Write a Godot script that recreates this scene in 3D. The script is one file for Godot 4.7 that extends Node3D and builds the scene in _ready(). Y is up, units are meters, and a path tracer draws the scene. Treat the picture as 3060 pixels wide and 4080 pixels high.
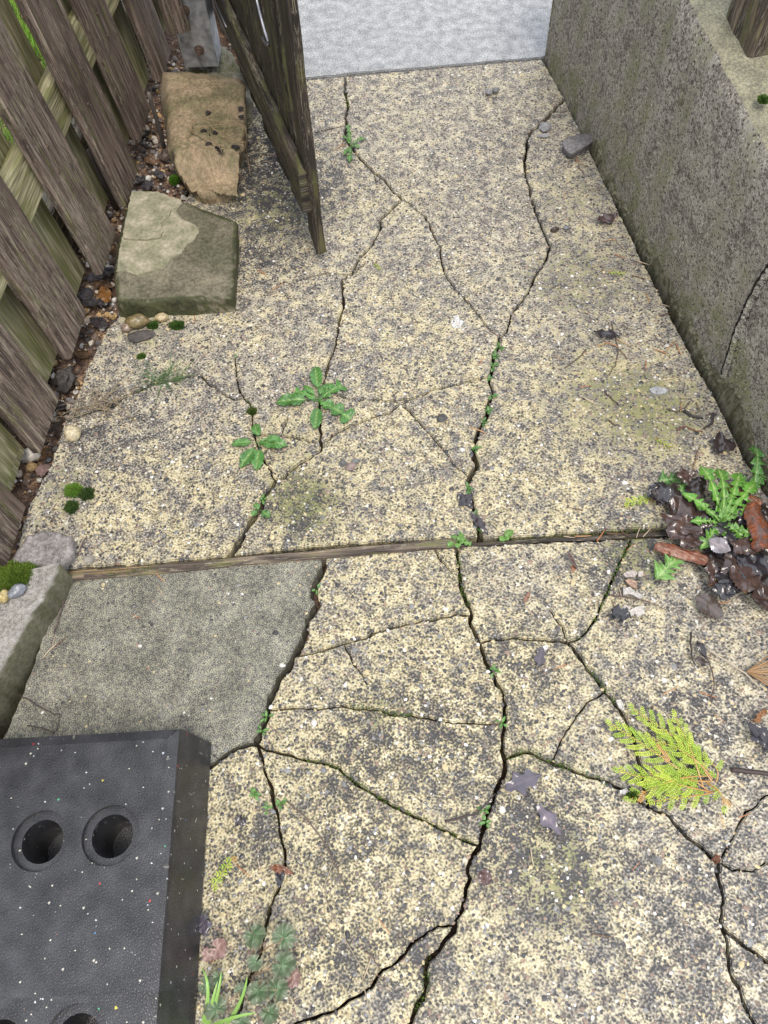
extends Node3D
# A cracked concrete garden path between a paling fence and a rendered retaining wall. Metres, y up.

var rng := RandomNumberGenerator.new()
var noise := FastNoiseLite.new()
var used := {}
var M := {}

func _ready():
	rng.seed = 71
	noise.seed = 5
	noise.noise_type = FastNoiseLite.TYPE_SIMPLEX_SMOOTH
	noise.fractal_type = FastNoiseLite.FRACTAL_FBM
	noise.frequency = 1.0
	view_and_light()
	make_materials()
	build_ground()
	build_path()
	build_wall()
	build_fence()
	build_gate()
	build_anchor()
	build_stones()
	build_block()
	build_plants()
	build_litter()

func view_and_light():
	var cam := Camera3D.new()
	cam.name = "camera"
	cam.fov = 64.586
	cam.near = 0.02
	cam.far = 200.0
	cam.position = Vector3(0, 1.15, 0)
	cam.rotation_degrees = Vector3(-60.119, 0, -3.164)
	add_child(cam)
	cam.current = true
	var sm := ProceduralSkyMaterial.new()
	sm.sky_top_color = Color(0.93, 0.955, 1.0)
	sm.sky_horizon_color = Color(0.62, 0.65, 0.69)
	sm.sky_curve = 0.25
	sm.ground_bottom_color = Color(0.2, 0.2, 0.18)
	sm.ground_horizon_color = Color(0.45, 0.46, 0.46)
	sm.sun_angle_max = 0.0
	var sky := Sky.new()
	sky.sky_material = sm
	var env := Environment.new()
	env.background_mode = Environment.BG_SKY
	env.sky = sky
	env.background_energy_multiplier = 1.0
	env.tonemap_mode = Environment.TONE_MAPPER_LINEAR
	env.tonemap_exposure = 1.85
	env.sdfgi_enabled = true
	env.ssao_enabled = true
	env.ssil_enabled = true
	var we := WorldEnvironment.new()
	we.name = "overcast_sky"
	we.environment = env
	add_child(we)
	var sun := DirectionalLight3D.new()
	sun.name = "sun"
	sun.light_energy = 0.5
	sun.light_angular_distance = 22.0
	sun.light_color = Color(1.0, 0.97, 0.93)
	sun.shadow_enabled = true
	sun.rotation_degrees = Vector3(-66, 18, 0)
	add_child(sun)

# ---------------------------------------------------------------- naming
func numbered(called: String) -> String:
	if not used.has(called):
		used[called] = 0
		return called
	used[called] += 1
	return "%s_%03d" % [called, used[called]]

func tag(o: Node, label: String, category: String, group := ""):
	o.set_meta("label", label)
	o.set_meta("category", category)
	if group != "":
		o.set_meta("group", group)
	return o

func thing(called: String, label: String, category: String, at := Vector3.ZERO, turn := 0.0, group := "") -> Node3D:
	var o := Node3D.new()
	o.name = numbered(called)
	add_child(o)
	o.position = at
	o.rotation.y = turn
	tag(o, label, category, group)
	return o

func setting(called: String, at := Vector3.ZERO) -> Node3D:
	var o := Node3D.new()
	o.name = numbered(called)
	add_child(o)
	o.position = at
	o.set_meta("kind", "structure")
	return o

func part(called: String, mesh: Mesh, m: Material, parent: Node3D, at := Vector3.ZERO) -> MeshInstance3D:
	var o := MeshInstance3D.new()
	o.name = called
	o.mesh = mesh
	o.material_override = m
	o.position = at
	parent.add_child(o, true)
	return o

func solo(called: String, mesh: Mesh, m: Material, label: String, category: String, at := Vector3.ZERO, group := "") -> MeshInstance3D:
	var o := MeshInstance3D.new()
	o.name = numbered(called)
	o.mesh = mesh
	o.material_override = m
	o.position = at
	add_child(o)
	tag(o, label, category, group)
	return o

# ---------------------------------------------------------------- mesh helpers
func pl(a: Array) -> PackedVector2Array:
	var r := PackedVector2Array()
	for i in range(0, a.size(), 2):
		r.append(Vector2(a[i], a[i + 1]))
	return r

func begin(smooth := true) -> SurfaceTool:
	var st := SurfaceTool.new()
	st.begin(Mesh.PRIMITIVE_TRIANGLES)
	st.set_smooth_group(0 if smooth else -1)
	return st

# corners given counter-clockwise as seen from outside
func tri(st: SurfaceTool, a: Vector3, b: Vector3, c: Vector3):
	st.add_vertex(a)
	st.add_vertex(c)
	st.add_vertex(b)

func tric(st: SurfaceTool, a: Vector3, b: Vector3, c: Vector3, ca: Color, cb: Color, cc: Color):
	st.set_color(ca)
	st.add_vertex(a)
	st.set_color(cc)
	st.add_vertex(c)
	st.set_color(cb)
	st.add_vertex(b)

func quad(st: SurfaceTool, a: Vector3, b: Vector3, c: Vector3, d: Vector3):
	tri(st, a, b, c)
	tri(st, a, c, d)

func finish(st: SurfaceTool) -> ArrayMesh:
	st.generate_normals()
	return st.commit()

# rows of equal length, vertex grid; col(i, j) gives the colour
func grid_mesh(rows: Array, cols: Array, closed := false, smooth := true, flip := false) -> ArrayMesh:
	var st := begin(smooth)
	add_grid(st, rows, cols, closed, flip)
	return finish(st)

func add_grid(st: SurfaceTool, rows: Array, cols: Array, closed := false, flip := false):
	for i in rows.size() - 1:
		var a: PackedVector3Array = rows[i]
		var b: PackedVector3Array = rows[i + 1]
		var ca: PackedColorArray = cols[i]
		var cb: PackedColorArray = cols[i + 1]
		var n := a.size()
		for j in (n if closed else n - 1):
			var k := (j + 1) % n
			if flip:
				tric(st, a[j], b[k], a[k], ca[j], cb[k], ca[k])
				tric(st, a[j], b[j], b[k], ca[j], cb[j], cb[k])
			else:
				tric(st, a[j], a[k], b[k], ca[j], ca[k], cb[k])
				tric(st, a[j], b[k], b[j], ca[j], cb[k], cb[j])

# board: length along +y from 0, width along x, thickness along z, chamfered edges, slightly uneven
func board_mesh(length: float, w: float, t: float, sd: int, ch := 0.003, wob := 0.0012, slant := 0.0) -> ArrayMesh:
	var st := begin(false)
	var hw := w / 2
	var ht := t / 2
	var prof := [Vector2(-hw + ch, ht), Vector2(-hw * 0.4, ht), Vector2(hw * 0.4, ht), Vector2(hw - ch, ht), Vector2(hw, ht - ch), Vector2(hw, -ht + ch), Vector2(hw - ch, -ht), Vector2(-hw + ch, -ht), Vector2(-hw, -ht + ch), Vector2(-hw, ht - ch)]
	var per := [0.0]
	for i in prof.size():
		per.append(per[i] + (prof[(i + 1) % prof.size()] - prof[i]).length())
	var segs := int(max(2, length / 0.03))
	var u0 := fmod(sd * 0.37, 1.0)
	var v0 := fmod(sd * 0.713, 1.0)
	var rows := []
	for s in segs + 1:
		var y := length * s / segs
		var r := PackedVector3Array()
		for i in prof.size():
			var q: Vector2 = prof[i]
			var e := Vector3(q.x, y, q.y)
			var dx := noise.get_noise_3d(e.x * 20.0 + sd * 3.1, e.y * 6.0, e.z * 20.0) * wob
			var dz := noise.get_noise_3d(e.x * 20.0 + sd * 9.7, e.y * 6.0 + 40.0, e.z * 20.0) * wob
			var yy := y
			if s == 0:
				yy += slant * q.x + noise.get_noise_2d(q.x * 90.0 + sd, q.y * 90.0) * 0.0015
			r.append(Vector3(e.x + dx, yy, e.z + dz))
		rows.append(r)
	for s in segs:
		for i in prof.size():
			var k := (i + 1) % prof.size()
			var idx := [[s, i, per[i]], [s, k, per[i + 1]], [s + 1, k, per[i + 1]], [s, i, per[i]], [s + 1, k, per[i + 1]], [s + 1, i, per[i]]]
			for q in [0, 1, 2, 3, 4, 5]:
				var e = idx[q]
				var p: Vector3 = rows[e[0]][e[1]]
				st.set_uv(Vector2(u0 + e[2] / 0.16, v0 + p.y / 0.8))
				st.add_vertex(p)
	for cap in [0, segs]:
		var c := Vector3(0, rows[cap][0].y, 0)
		for i in prof.size():
			var k := (i + 1) % prof.size()
			var tr := [c, rows[cap][i], rows[cap][k]] if cap == 0 else [c, rows[cap][k], rows[cap][i]]
			for p in tr:
				st.set_uv(Vector2(u0 + p.x / 0.16, v0 + p.z * 0.2))
				st.add_vertex(p)
	return finish(st)

func tube(st: SurfaceTool, pts: Array, r0: float, r1: float, sides := 6, c := Color.WHITE):
	var rows := []
	var cols := []
	var n := pts.size()
	var up := Vector3(0.13, 1, 0.21).normalized()
	for i in n:
		var a: Vector3 = pts[max(i - 1, 0)]
		var b: Vector3 = pts[min(i + 1, n - 1)]
		var d := (b - a).normalized()
		var s := d.cross(up)
		if s.length() < 0.05:
			s = d.cross(Vector3.RIGHT)
		s = s.normalized()
		var t := s.cross(d)
		var rad: float = lerp(r0, r1, float(i) / max(n - 1, 1))
		var r := PackedVector3Array()
		var k := PackedColorArray()
		for j in sides:
			var an := TAU * j / sides
			r.append(pts[i] + (s * cos(an) + t * sin(an)) * rad)
			k.append(c)
		rows.append(r)
		cols.append(k)
	add_grid(st, rows, cols, true)
	for e in [0, n - 1]:
		for j in sides:
			var k := (j + 1) % sides
			if e == 0:
				tric(st, pts[0], rows[0][k], rows[0][j], c, c, c)
			else:
				tric(st, pts[e], rows[e][j], rows[e][k], c, c, c)

func box_to(st: SurfaceTool, lo: Vector3, hi: Vector3, ch := 0.002):
	# chamfered box
	var a := lo
	var b := hi
	var pts := func(f: float, y: float):
		return [Vector3(a.x + f, y, a.z + f), Vector3(a.x + f, y, b.z - f), Vector3(b.x - f, y, b.z - f), Vector3(b.x - f, y, a.z + f)]
	var rings := [pts.call(ch, a.y), pts.call(0.0, a.y + ch), pts.call(0.0, b.y - ch), pts.call(ch, b.y)]
	for i in 3:
		for j in 4:
			var k := (j + 1) % 4
			quad(st, rings[i][j], rings[i][k], rings[i + 1][k], rings[i + 1][j])
	quad(st, rings[3][0], rings[3][1], rings[3][2], rings[3][3])
	quad(st, rings[0][3], rings[0][2], rings[0][1], rings[0][0])

# a lumpy pebble: squashed sphere pushed about by noise; facet > 0 cuts flat faces on it
func pebble_mesh(r: Vector3, sd: int, amp: float, ca: Color, cb: Color, facet := 0, n := 18) -> ArrayMesh:
	var rows := []
	var cols := []
	var planes := []
	var g := RandomNumberGenerator.new()
	g.seed = sd * 77 + 3
	for i in facet:
		planes.append([Vector3(g.randf_range(-1, 1), g.randf_range(-0.5, 1), g.randf_range(-1, 1)).normalized(), g.randf_range(0.62, 0.9)])
	for i in n / 2 + 1:
		var th := PI * (1.0 - float(i) / (n / 2))
		var row := PackedVector3Array()
		var cr := PackedColorArray()
		for j in n:
			var ph := -TAU * j / n
			var d := Vector3(sin(th) * cos(ph), cos(th), sin(th) * sin(ph))
			var k := 1.0 + amp * noise.get_noise_3d(d.x * 1.3 + sd * 7.0, d.y * 1.3, d.z * 1.3) * 1.6 + amp * 0.35 * noise.get_noise_3d(d.x * 4.0, d.y * 4.0 + sd * 5.0, d.z * 4.0)
			for q in planes:
				var dd: float = (d * k).dot(q[0])
				if dd > q[1]:
					k *= q[1] / dd
			row.append(d * k * r)
			var m := clampf(0.5 + noise.get_noise_3d(d.x * 2.2 + sd, d.y * 2.2, d.z * 2.2 + 20.0) * 1.3, 0, 1)
			cr.append(ca.lerp(cb, m))
		rows.append(row)
		cols.append(cr)
	return grid_mesh(rows, cols, true, facet == 0, true)

# ---------------------------------------------------------------- materials
func lin(r: float, g: float, b: float) -> Color:
	return Color(r, g, b)

func noise_img(w: int, h: int, sd: int, fr: float, oct := 3, kind := FastNoiseLite.TYPE_SIMPLEX_SMOOTH) -> Image:
	var n := FastNoiseLite.new()
	n.seed = sd
	n.noise_type = kind
	n.frequency = fr
	n.fractal_type = FastNoiseLite.FRACTAL_FBM if oct > 1 else FastNoiseLite.FRACTAL_NONE
	n.fractal_octaves = oct
	var im := n.get_image(w, h, false, false, true)
	im.convert(Image.FORMAT_L8)
	return im

func tex(im: Image) -> ImageTexture:
	im.generate_mipmaps()
	return ImageTexture.create_from_image(im)

func normal_of(im: Image, k: float) -> ImageTexture:
	var c: Image = im.duplicate()
	c.convert(Image.FORMAT_RGBA8)
	c.bump_map_to_normal_map(k)
	return tex(c)

func std(rough := 0.8, spec := 0.5) -> StandardMaterial3D:
	var m := StandardMaterial3D.new()
	m.roughness = rough
	m.metallic_specular = spec
	return m

func ramp_lut(stops: Array) -> PackedByteArray:
	var r := PackedByteArray()
	for i in 256:
		var k := 0
		while k < stops.size() - 2 and i > stops[k + 1][0]:
			k += 1
		var t := clampf((i - stops[k][0]) / float(stops[k + 1][0] - stops[k][0]), 0, 1)
		for q in 3:
			r.append(int(lerp(float(stops[k][1][q]), float(stops[k + 1][1][q]), t)))
	return r

# a soft-edged splash map: each blob [x, z, radius, amount]
func splash(blobs: Array, lo: Vector2, size: Vector2, w: int, h: int) -> PackedByteArray:
	var im := Image.create(96, 128, false, Image.FORMAT_L8)
	for j in 128:
		for i in 96:
			var p := lo + Vector2((i + 0.5) / 96.0, (j + 0.5) / 128.0) * size
			var s := 0.0
			for b in blobs:
				var d := Vector2(p.x - b[0].x, p.y - b[0].z).length() / float(b[1])
				if d < 1.0:
					s += b[2] * (1.0 - d * d) * (1.0 - d * d)
			im.set_pixel(i, j, Color(clampf(s, 0, 1), 0, 0))
	im.resize(w, h, Image.INTERPOLATE_BILINEAR)
	return im.get_data()

# small irregular grain pictures to press into the concrete
func grain_stamps(cols: Array, n: int, lo: int, hi: int, g: RandomNumberGenerator) -> Array:
	var out := []
	for q in n:
		var s := g.randi_range(lo, hi)
		var im := Image.create(s + 2, s + 2, false, Image.FORMAT_RGBA8)
		var c: Color = cols[q % cols.size()]
		c = c * g.randf_range(0.85, 1.12)
		var ex := g.randf_range(0.7, 1.0)
		var an := g.randf() * PI
		var ph := g.randf() * TAU
		for y in s + 2:
			for x in s + 2:
				var p := Vector2(x - (s + 1) / 2.0, y - (s + 1) / 2.0).rotated(an)
				p.x /= ex
				var d := p.length() / (s / 2.0) * (1.0 + 0.18 * sin(p.angle() * 3.0 + ph) + 0.1 * sin(p.angle() * 5.0 - ph))
				var a := clampf((1.05 - d) * s * 0.5, 0, 1)
				var k := c * (1.0 + 0.1 * sin(x * 2.1 + y * 1.7 + ph))
				im.set_pixel(x, y, Color(clampf(k.r, 0, 1), clampf(k.g, 0, 1), clampf(k.b, 0, 1), a * 0.92))
		out.append(im)
	return out

const LO := Vector2(-0.78, -1.95)
const SZ := Vector2(1.56, 2.05)

func concrete_texture() -> Array:
	var w := 1536
	var h := 2048
	var fine := noise_img(w, h, 11, 0.21, 2).get_data()
	var med := noise_img(w, h, 12, 0.045, 3).get_data()
	var pat := noise_img(w, h, 13, 0.019, 4).get_data()
	var big := noise_img(w, h, 14, 0.0035, 3).get_data()
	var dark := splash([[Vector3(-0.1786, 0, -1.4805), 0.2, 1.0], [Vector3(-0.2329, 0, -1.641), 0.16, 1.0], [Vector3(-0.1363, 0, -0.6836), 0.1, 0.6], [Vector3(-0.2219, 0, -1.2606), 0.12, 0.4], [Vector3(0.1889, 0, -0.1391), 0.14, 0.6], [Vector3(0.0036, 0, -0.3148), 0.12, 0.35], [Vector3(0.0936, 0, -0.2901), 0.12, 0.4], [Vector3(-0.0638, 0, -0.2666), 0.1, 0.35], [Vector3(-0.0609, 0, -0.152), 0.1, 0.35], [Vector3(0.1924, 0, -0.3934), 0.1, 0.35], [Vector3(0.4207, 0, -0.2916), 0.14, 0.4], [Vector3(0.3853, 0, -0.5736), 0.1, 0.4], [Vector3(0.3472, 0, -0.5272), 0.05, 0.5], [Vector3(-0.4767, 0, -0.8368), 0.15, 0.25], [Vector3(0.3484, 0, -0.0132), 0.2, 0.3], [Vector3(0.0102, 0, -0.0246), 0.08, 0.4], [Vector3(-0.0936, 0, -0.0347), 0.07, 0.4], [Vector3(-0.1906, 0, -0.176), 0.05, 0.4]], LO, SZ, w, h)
	var grn := splash([[Vector3(-0.1325, 0, -0.6878), 0.1, 0.75], [Vector3(-0.1768, 0, -0.8069), 0.1, 0.3], [Vector3(0.421, 0, -0.8762), 0.2, 0.45], [Vector3(0.4032, 0, -1.1613), 0.2, 0.4], [Vector3(0.5067, 0, -0.8196), 0.15, 0.35], [Vector3(0.4241, 0, -1.4014), 0.15, 0.3], [Vector3(-0.5425, 0, -0.7368), 0.12, 0.35], [Vector3(0.3981, 0, -0.5645), 0.1, 0.6], [Vector3(-0.4275, 0, -1.079), 0.1, 0.3], [Vector3(0.201, 0, -0.0994), 0.12, 0.45], [Vector3(-0.1873, 0, -1.4082), 0.2, 0.4], [Vector3(0.1007, 0, -1.6613), 0.06, 0.25], [Vector3(-0.0219, 0, -0.3362), 0.05, 0.4]], LO, SZ, w, h)
	var yel := splash([[Vector3(-0.0143, 0, -0.3562), 0.5, 0.65], [Vector3(-0.1889, 0, -0.1191), 0.25, 0.8], [Vector3(0.0732, 0, -0.0788), 0.4, 0.5], [Vector3(0.2486, 0, -0.4484), 0.3, 0.4], [Vector3(0.0441, 0, -0.754), 0.35, 0.45], [Vector3(0.3395, 0, -0.7819), 0.3, 0.5], [Vector3(0.0636, 0, -1.0663), 0.3, 0.35], [Vector3(-0.2064, 0, -0.7241), 0.25, 0.45], [Vector3(0.057, 0, -1.4316), 0.16, 0.4], [Vector3(-0.4006, 0, -0.648), 0.25, 0.4], [Vector3(-0.1932, 0, -0.2673), 0.07, 0.8]], LO, SZ, w, h)
	var gry := splash([[Vector3(0.2042, 0, -0.536), 0.12, 0.8], [Vector3(0.2203, 0, -1.6017), 0.5, 0.6], [Vector3(0.2871, 0, -1.1702), 0.2, 0.4], [Vector3(-0.1077, 0, -1.7476), 0.15, 0.35], [Vector3(-0.4358, 0, -0.9895), 0.2, 0.4], [Vector3(0.2887, 0, -1.3277), 0.2, 0.3], [Vector3(-0.5532, 0, -0.7559), 0.12, 0.6], [Vector3(0.4334, 0, -0.3446), 0.3, 0.3], [Vector3(0.292, 0, 0.0091), 0.4, 0.35]], LO, SZ, w, h)
	var lut := ramp_lut([[0, [58, 57, 58]], [45, [84, 82, 80]], [80, [112, 108, 101]], [115, [144, 137, 123]], [155, [172, 163, 146]], [205, [198, 190, 174]], [255, [224, 220, 210]]])
	var luy := ramp_lut([[0, [58, 56, 51]], [45, [84, 80, 69]], [80, [114, 107, 84]], [115, [148, 138, 108]], [155, [178, 167, 130]], [205, [202, 191, 156]], [255, [222, 215, 190]]])
	var out := PackedByteArray()
	out.resize(w * h * 4)
	for i in w * h:
		var f: int = fine[i] - 128
		var m: int = med[i] - 128
		var p: int = pat[i] - 128
		var b: int = big[i] - 128
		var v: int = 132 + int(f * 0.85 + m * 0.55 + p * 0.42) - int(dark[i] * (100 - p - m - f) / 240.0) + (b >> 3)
		v = clampi(v, 0, 255) * 3
		var y: int = clampi(yel[i] + 30 + p + p + (m >> 1) + (b >> 1), 0, 225)
		y = y * (255 - gry[i] * 3 / 4) / 255
		var r: int = (lut[v] * (255 - y) + luy[v] * y) / 255
		var g: int = (lut[v + 1] * (255 - y) + luy[v + 1] * y) / 255
		var bl: int = (lut[v + 2] * (255 - y) + luy[v + 2] * y) / 255
		var e: int = grn[i] + m + f - 90
		if e > 0:
			e = mini(e * 2, 190)
			r = (r * (255 - e) + 104 * e) / 255
			g = (g * (255 - e) + 108 * e) / 255
			bl = (bl * (255 - e) + 62 * e) / 255
		var k := i * 4
		out[k] = r
		out[k + 1] = g
		out[k + 2] = bl
		out[k + 3] = 255
	var im := Image.create_from_data(w, h, false, Image.FORMAT_RGBA8, out)
	var g2 := RandomNumberGenerator.new()
	g2.seed = 9
	var pal := [Color(0.24, 0.23, 0.23), Color(0.33, 0.31, 0.3), Color(0.2, 0.19, 0.19), Color(0.42, 0.36, 0.31), Color(0.46, 0.45, 0.45), Color(0.3, 0.29, 0.3), Color(0.56, 0.46, 0.4), Color(0.86, 0.83, 0.76), Color(0.72, 0.66, 0.52), Color(0.27, 0.25, 0.22)]
	var small := grain_stamps(pal, 60, 2, 4, g2)
	var mid := grain_stamps(pal, 60, 4, 7, g2)
	for q in 60000:
		var s: Image = small[g2.randi() % 60]
		im.blend_rect(s, Rect2i(0, 0, s.get_width(), s.get_height()), Vector2i(g2.randi_range(0, w), g2.randi_range(0, h)))
	for q in 5000:
		var s: Image = mid[g2.randi() % 60]
		im.blend_rect(s, Rect2i(0, 0, s.get_width(), s.get_height()), Vector2i(g2.randi_range(0, w), g2.randi_range(0, h)))
	var bump := im.duplicate()
	bump.convert(Image.FORMAT_L8)
	return [tex(im), normal_of(bump, 3.0)]

func plain_concrete() -> Array:
	var w := 1024
	var fine := noise_img(w, w, 21, 0.3, 2).get_data()
	var med := noise_img(w, w, 22, 0.07, 3).get_data()
	var pat := noise_img(w, w, 23, 0.012, 4).get_data()
	var lut := ramp_lut([[0, [74, 73, 71]], [70, [112, 110, 106]], [115, [146, 144, 139]], [160, [178, 175, 169]], [205, [206, 204, 198]], [255, [232, 230, 226]]])
	var out := PackedByteArray()
	out.resize(w * w * 3)
	for i in w * w:
		var v: int = clampi(118 + int((fine[i] - 128) * 1.0 + (med[i] - 128) * 0.45 + (pat[i] - 128) * 0.35), 0, 255) * 3
		var y: int = clampi((med[i] - 128) + (fine[i] - 128), 0, 60)
		out[i * 3] = lut[v]
		out[i * 3 + 1] = lut[v + 1]
		out[i * 3 + 2] = lut[v + 2] - y * lut[v + 2] / 900
	var im := Image.create_from_data(w, w, false, Image.FORMAT_RGB8, out)
	var bump := noise_img(w, w, 21, 0.3, 2)
	return [tex(im), normal_of(bump, 3.0)]

# the later slab is a cleaner, bluer mix
func far_concrete(pc: Array) -> Array:
	var w := 1024
	var fine := noise_img(w, w, 24, 0.22, 2).get_data()
	var med := noise_img(w, w, 25, 0.03, 4).get_data()
	var lut := ramp_lut([[0, [108, 109, 111]], [100, [146, 147, 149]], [150, [166, 167, 168]], [255, [206, 206, 206]]])
	var out := PackedByteArray()
	out.resize(w * w * 3)
	for i in w * w:
		var v: int = clampi(128 + int((fine[i] - 128) * 0.95 + (med[i] - 128) * 0.6), 0, 255) * 3
		out[i * 3] = lut[v]
		out[i * 3 + 1] = lut[v + 1]
		out[i * 3 + 2] = lut[v + 2]
	return [tex(Image.create_from_data(w, w, false, Image.FORMAT_RGB8, out)), pc[1]]

func wall_texture() -> Array:
	var w := 2048
	var h := 640
	var fine := noise_img(w, h, 31, 0.26, 2).get_data()
	var med := noise_img(w, h, 32, 0.06, 3).get_data()
	var pat := noise_img(w, h, 33, 0.01, 4).get_data()
	var vert := noise_img(w, 3, 34, 0.012, 4)
	vert.resize(w, h, Image.INTERPOLATE_BILINEAR)
	var vs := vert.get_data()
	var lut := ramp_lut([[0, [76, 71, 64]], [55, [112, 106, 97]], [100, [158, 151, 140]], [140, [184, 177, 166]], [190, [208, 202, 192]], [255, [238, 234, 226]]])
	var out := PackedByteArray()
	out.resize(w * h * 3)
	for j in h:
		for i in w:
			var q := j * w + i
			var v: int = clampi(112 + int((fine[q] - 128) * 0.7 + (med[q] - 128) * 0.5 + (pat[q] - 128) * 0.35 + (vs[q] - 128) * 0.1), 0, 255) * 3
			var e: int = (vs[q] - 165) + (med[q] - 128) + (fine[q] - 128) + (pat[q] - 128)
			# algae grow in ragged runs and along the damp foot of the render
			var foot: int = j - 520 + (pat[q] - 128) * 2 + (med[q] - 128)
			e = clampi(maxi(e, foot), 0, 150)
			out[q * 3] = (lut[v] * (255 - e) + 92 * e) / 255
			out[q * 3 + 1] = (lut[v + 1] * (255 - e) + 96 * e) / 255
			out[q * 3 + 2] = (lut[v + 2] * (255 - e) + 52 * e) / 255
	var im := Image.create_from_data(w, h, false, Image.FORMAT_RGB8, out)
	im.convert(Image.FORMAT_RGBA8)
	var g := RandomNumberGenerator.new()
	g.seed = 23
	var st := grain_stamps([Color(0.3, 0.28, 0.25), Color(0.72, 0.69, 0.64), Color(0.42, 0.39, 0.35), Color(0.62, 0.58, 0.52), Color(0.24, 0.22, 0.2), Color(0.82, 0.79, 0.74)], 48, 2, 5, g)
	for q in 52000:
		var s: Image = st[g.randi() % 48]
		im.blend_rect(s, Rect2i(0, 0, s.get_width(), s.get_height()), Vector2i(g.randi_range(0, w), g.randi_range(0, h)))
	var bump := im.duplicate()
	bump.convert(Image.FORMAT_L8)
	return [tex(im), normal_of(bump, 3.0)]

func speckle_texture(sd: int, w: int, lut: PackedByteArray, kf: float, km: float, kp: float, ff := 0.3, fm := 0.06, fp := 0.012) -> ImageTexture:
	var fine := noise_img(w, w, sd, ff, 2).get_data()
	var med := noise_img(w, w, sd + 1, fm, 3).get_data()
	var pat := noise_img(w, w, sd + 2, fp, 3).get_data()
	var out := PackedByteArray()
	out.resize(w * w * 3)
	for i in w * w:
		var v: int = clampi(128 + int((fine[i] - 128) * kf + (med[i] - 128) * km + (pat[i] - 128) * kp), 0, 255) * 3
		out[i * 3] = lut[v]
		out[i * 3 + 1] = lut[v + 1]
		out[i * 3 + 2] = lut[v + 2]
	return tex(Image.create_from_data(w, w, false, Image.FORMAT_RGB8, out))

# grain runs along v; flakes are the pale scales of old stain lifting off the wood
func wood_texture(sd: int, lut: PackedByteArray, flake: float, green: float) -> Array:
	var w := 256
	var h := 1024
	var n := FastNoiseLite.new()
	n.seed = sd
	n.frequency = 1.0
	n.fractal_octaves = 3
	var n2 := FastNoiseLite.new()
	n2.seed = sd + 50
	n2.frequency = 1.0
	n2.fractal_octaves = 2
	var out := PackedByteArray()
	out.resize(w * h * 3)
	var hb := PackedByteArray()
	hb.resize(w * h)
	for j in h:
		for i in w:
			var x := i / 256.0
			var y := j / 1024.0
			# wrap sideways by mirroring
			var xm := 1.0 - absf(2.0 * x - 1.0)
			var warp := n.get_noise_2d(xm * 1.6, y * 1.5) * 0.9
			var ring := sin((xm * 9.0 + warp * 3.0) * TAU) * 0.5 + 0.5
			var fib := n2.get_noise_2d(xm * 90.0, y * 7.0)
			var bl := n.get_noise_2d(xm * 5.0 + 30.0, y * 4.0)
			var v := 0.46 + 0.22 * (ring - 0.5) + 0.34 * fib + 0.4 * bl
			var fl := n2.get_noise_2d(xm * 44.0 + 9.0, y * 26.0) + n.get_noise_2d(xm * 3.0, y * 3.0 + 70.0) * 0.7
			var q := (j * w + i) * 3
			var c := clampi(int(v * 255), 0, 255) * 3
			var r := float(lut[c])
			var g := float(lut[c + 1])
			var b := float(lut[c + 2])
			if flake > 0.0 and fl > 0.62 - flake * 0.4:
				r = lerp(r, 168.0, 0.62)
				g = lerp(g, 160.0, 0.62)
				b = lerp(b, 140.0, 0.62)
				v += 0.2
			var gr := n.get_noise_2d(xm * 4.0 + 55.0, y * 5.0 + 12.0) + fib * 0.4
			if green > 0.0 and gr > 0.35 - green * 0.6:
				var k := clampf((gr - 0.35 + green * 0.6) * 2.0, 0, 0.6)
				r = lerp(r, 104.0, k)
				g = lerp(g, 108.0, k)
				b = lerp(b, 58.0, k)
			out[q] = int(r)
			out[q + 1] = int(g)
			out[q + 2] = int(b)
			hb[j * w + i] = clampi(int((0.5 + 0.25 * (ring - 0.5) + 0.5 * fib) * 255), 0, 255)
	var im := Image.create_from_data(w, h, false, Image.FORMAT_RGB8, out)
	return [tex(im), normal_of(Image.create_from_data(w, h, false, Image.FORMAT_L8, hb), 3.0)]

func textured(a: Array, rough: float, spec := 0.5, tint := Color.WHITE) -> StandardMaterial3D:
	var m := std(rough, spec)
	m.albedo_texture = a[0]
	m.albedo_color = tint
	if a.size() > 1:
		m.normal_enabled = true
		m.normal_texture = a[1]
		m.normal_scale = 1.0
	return m

func triplanar(m: StandardMaterial3D, metres: float) -> StandardMaterial3D:
	m.uv1_triplanar = true
	m.uv1_world_triplanar = true
	m.uv1_scale = Vector3.ONE / metres
	return m

func coloured(rough := 0.7, spec := 0.5, grain := true) -> StandardMaterial3D:
	var m := std(rough, spec)
	m.vertex_color_use_as_albedo = true
	if grain:
		m.albedo_texture = M.grain_tex
		triplanar(m, 0.28)
	return m

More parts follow.
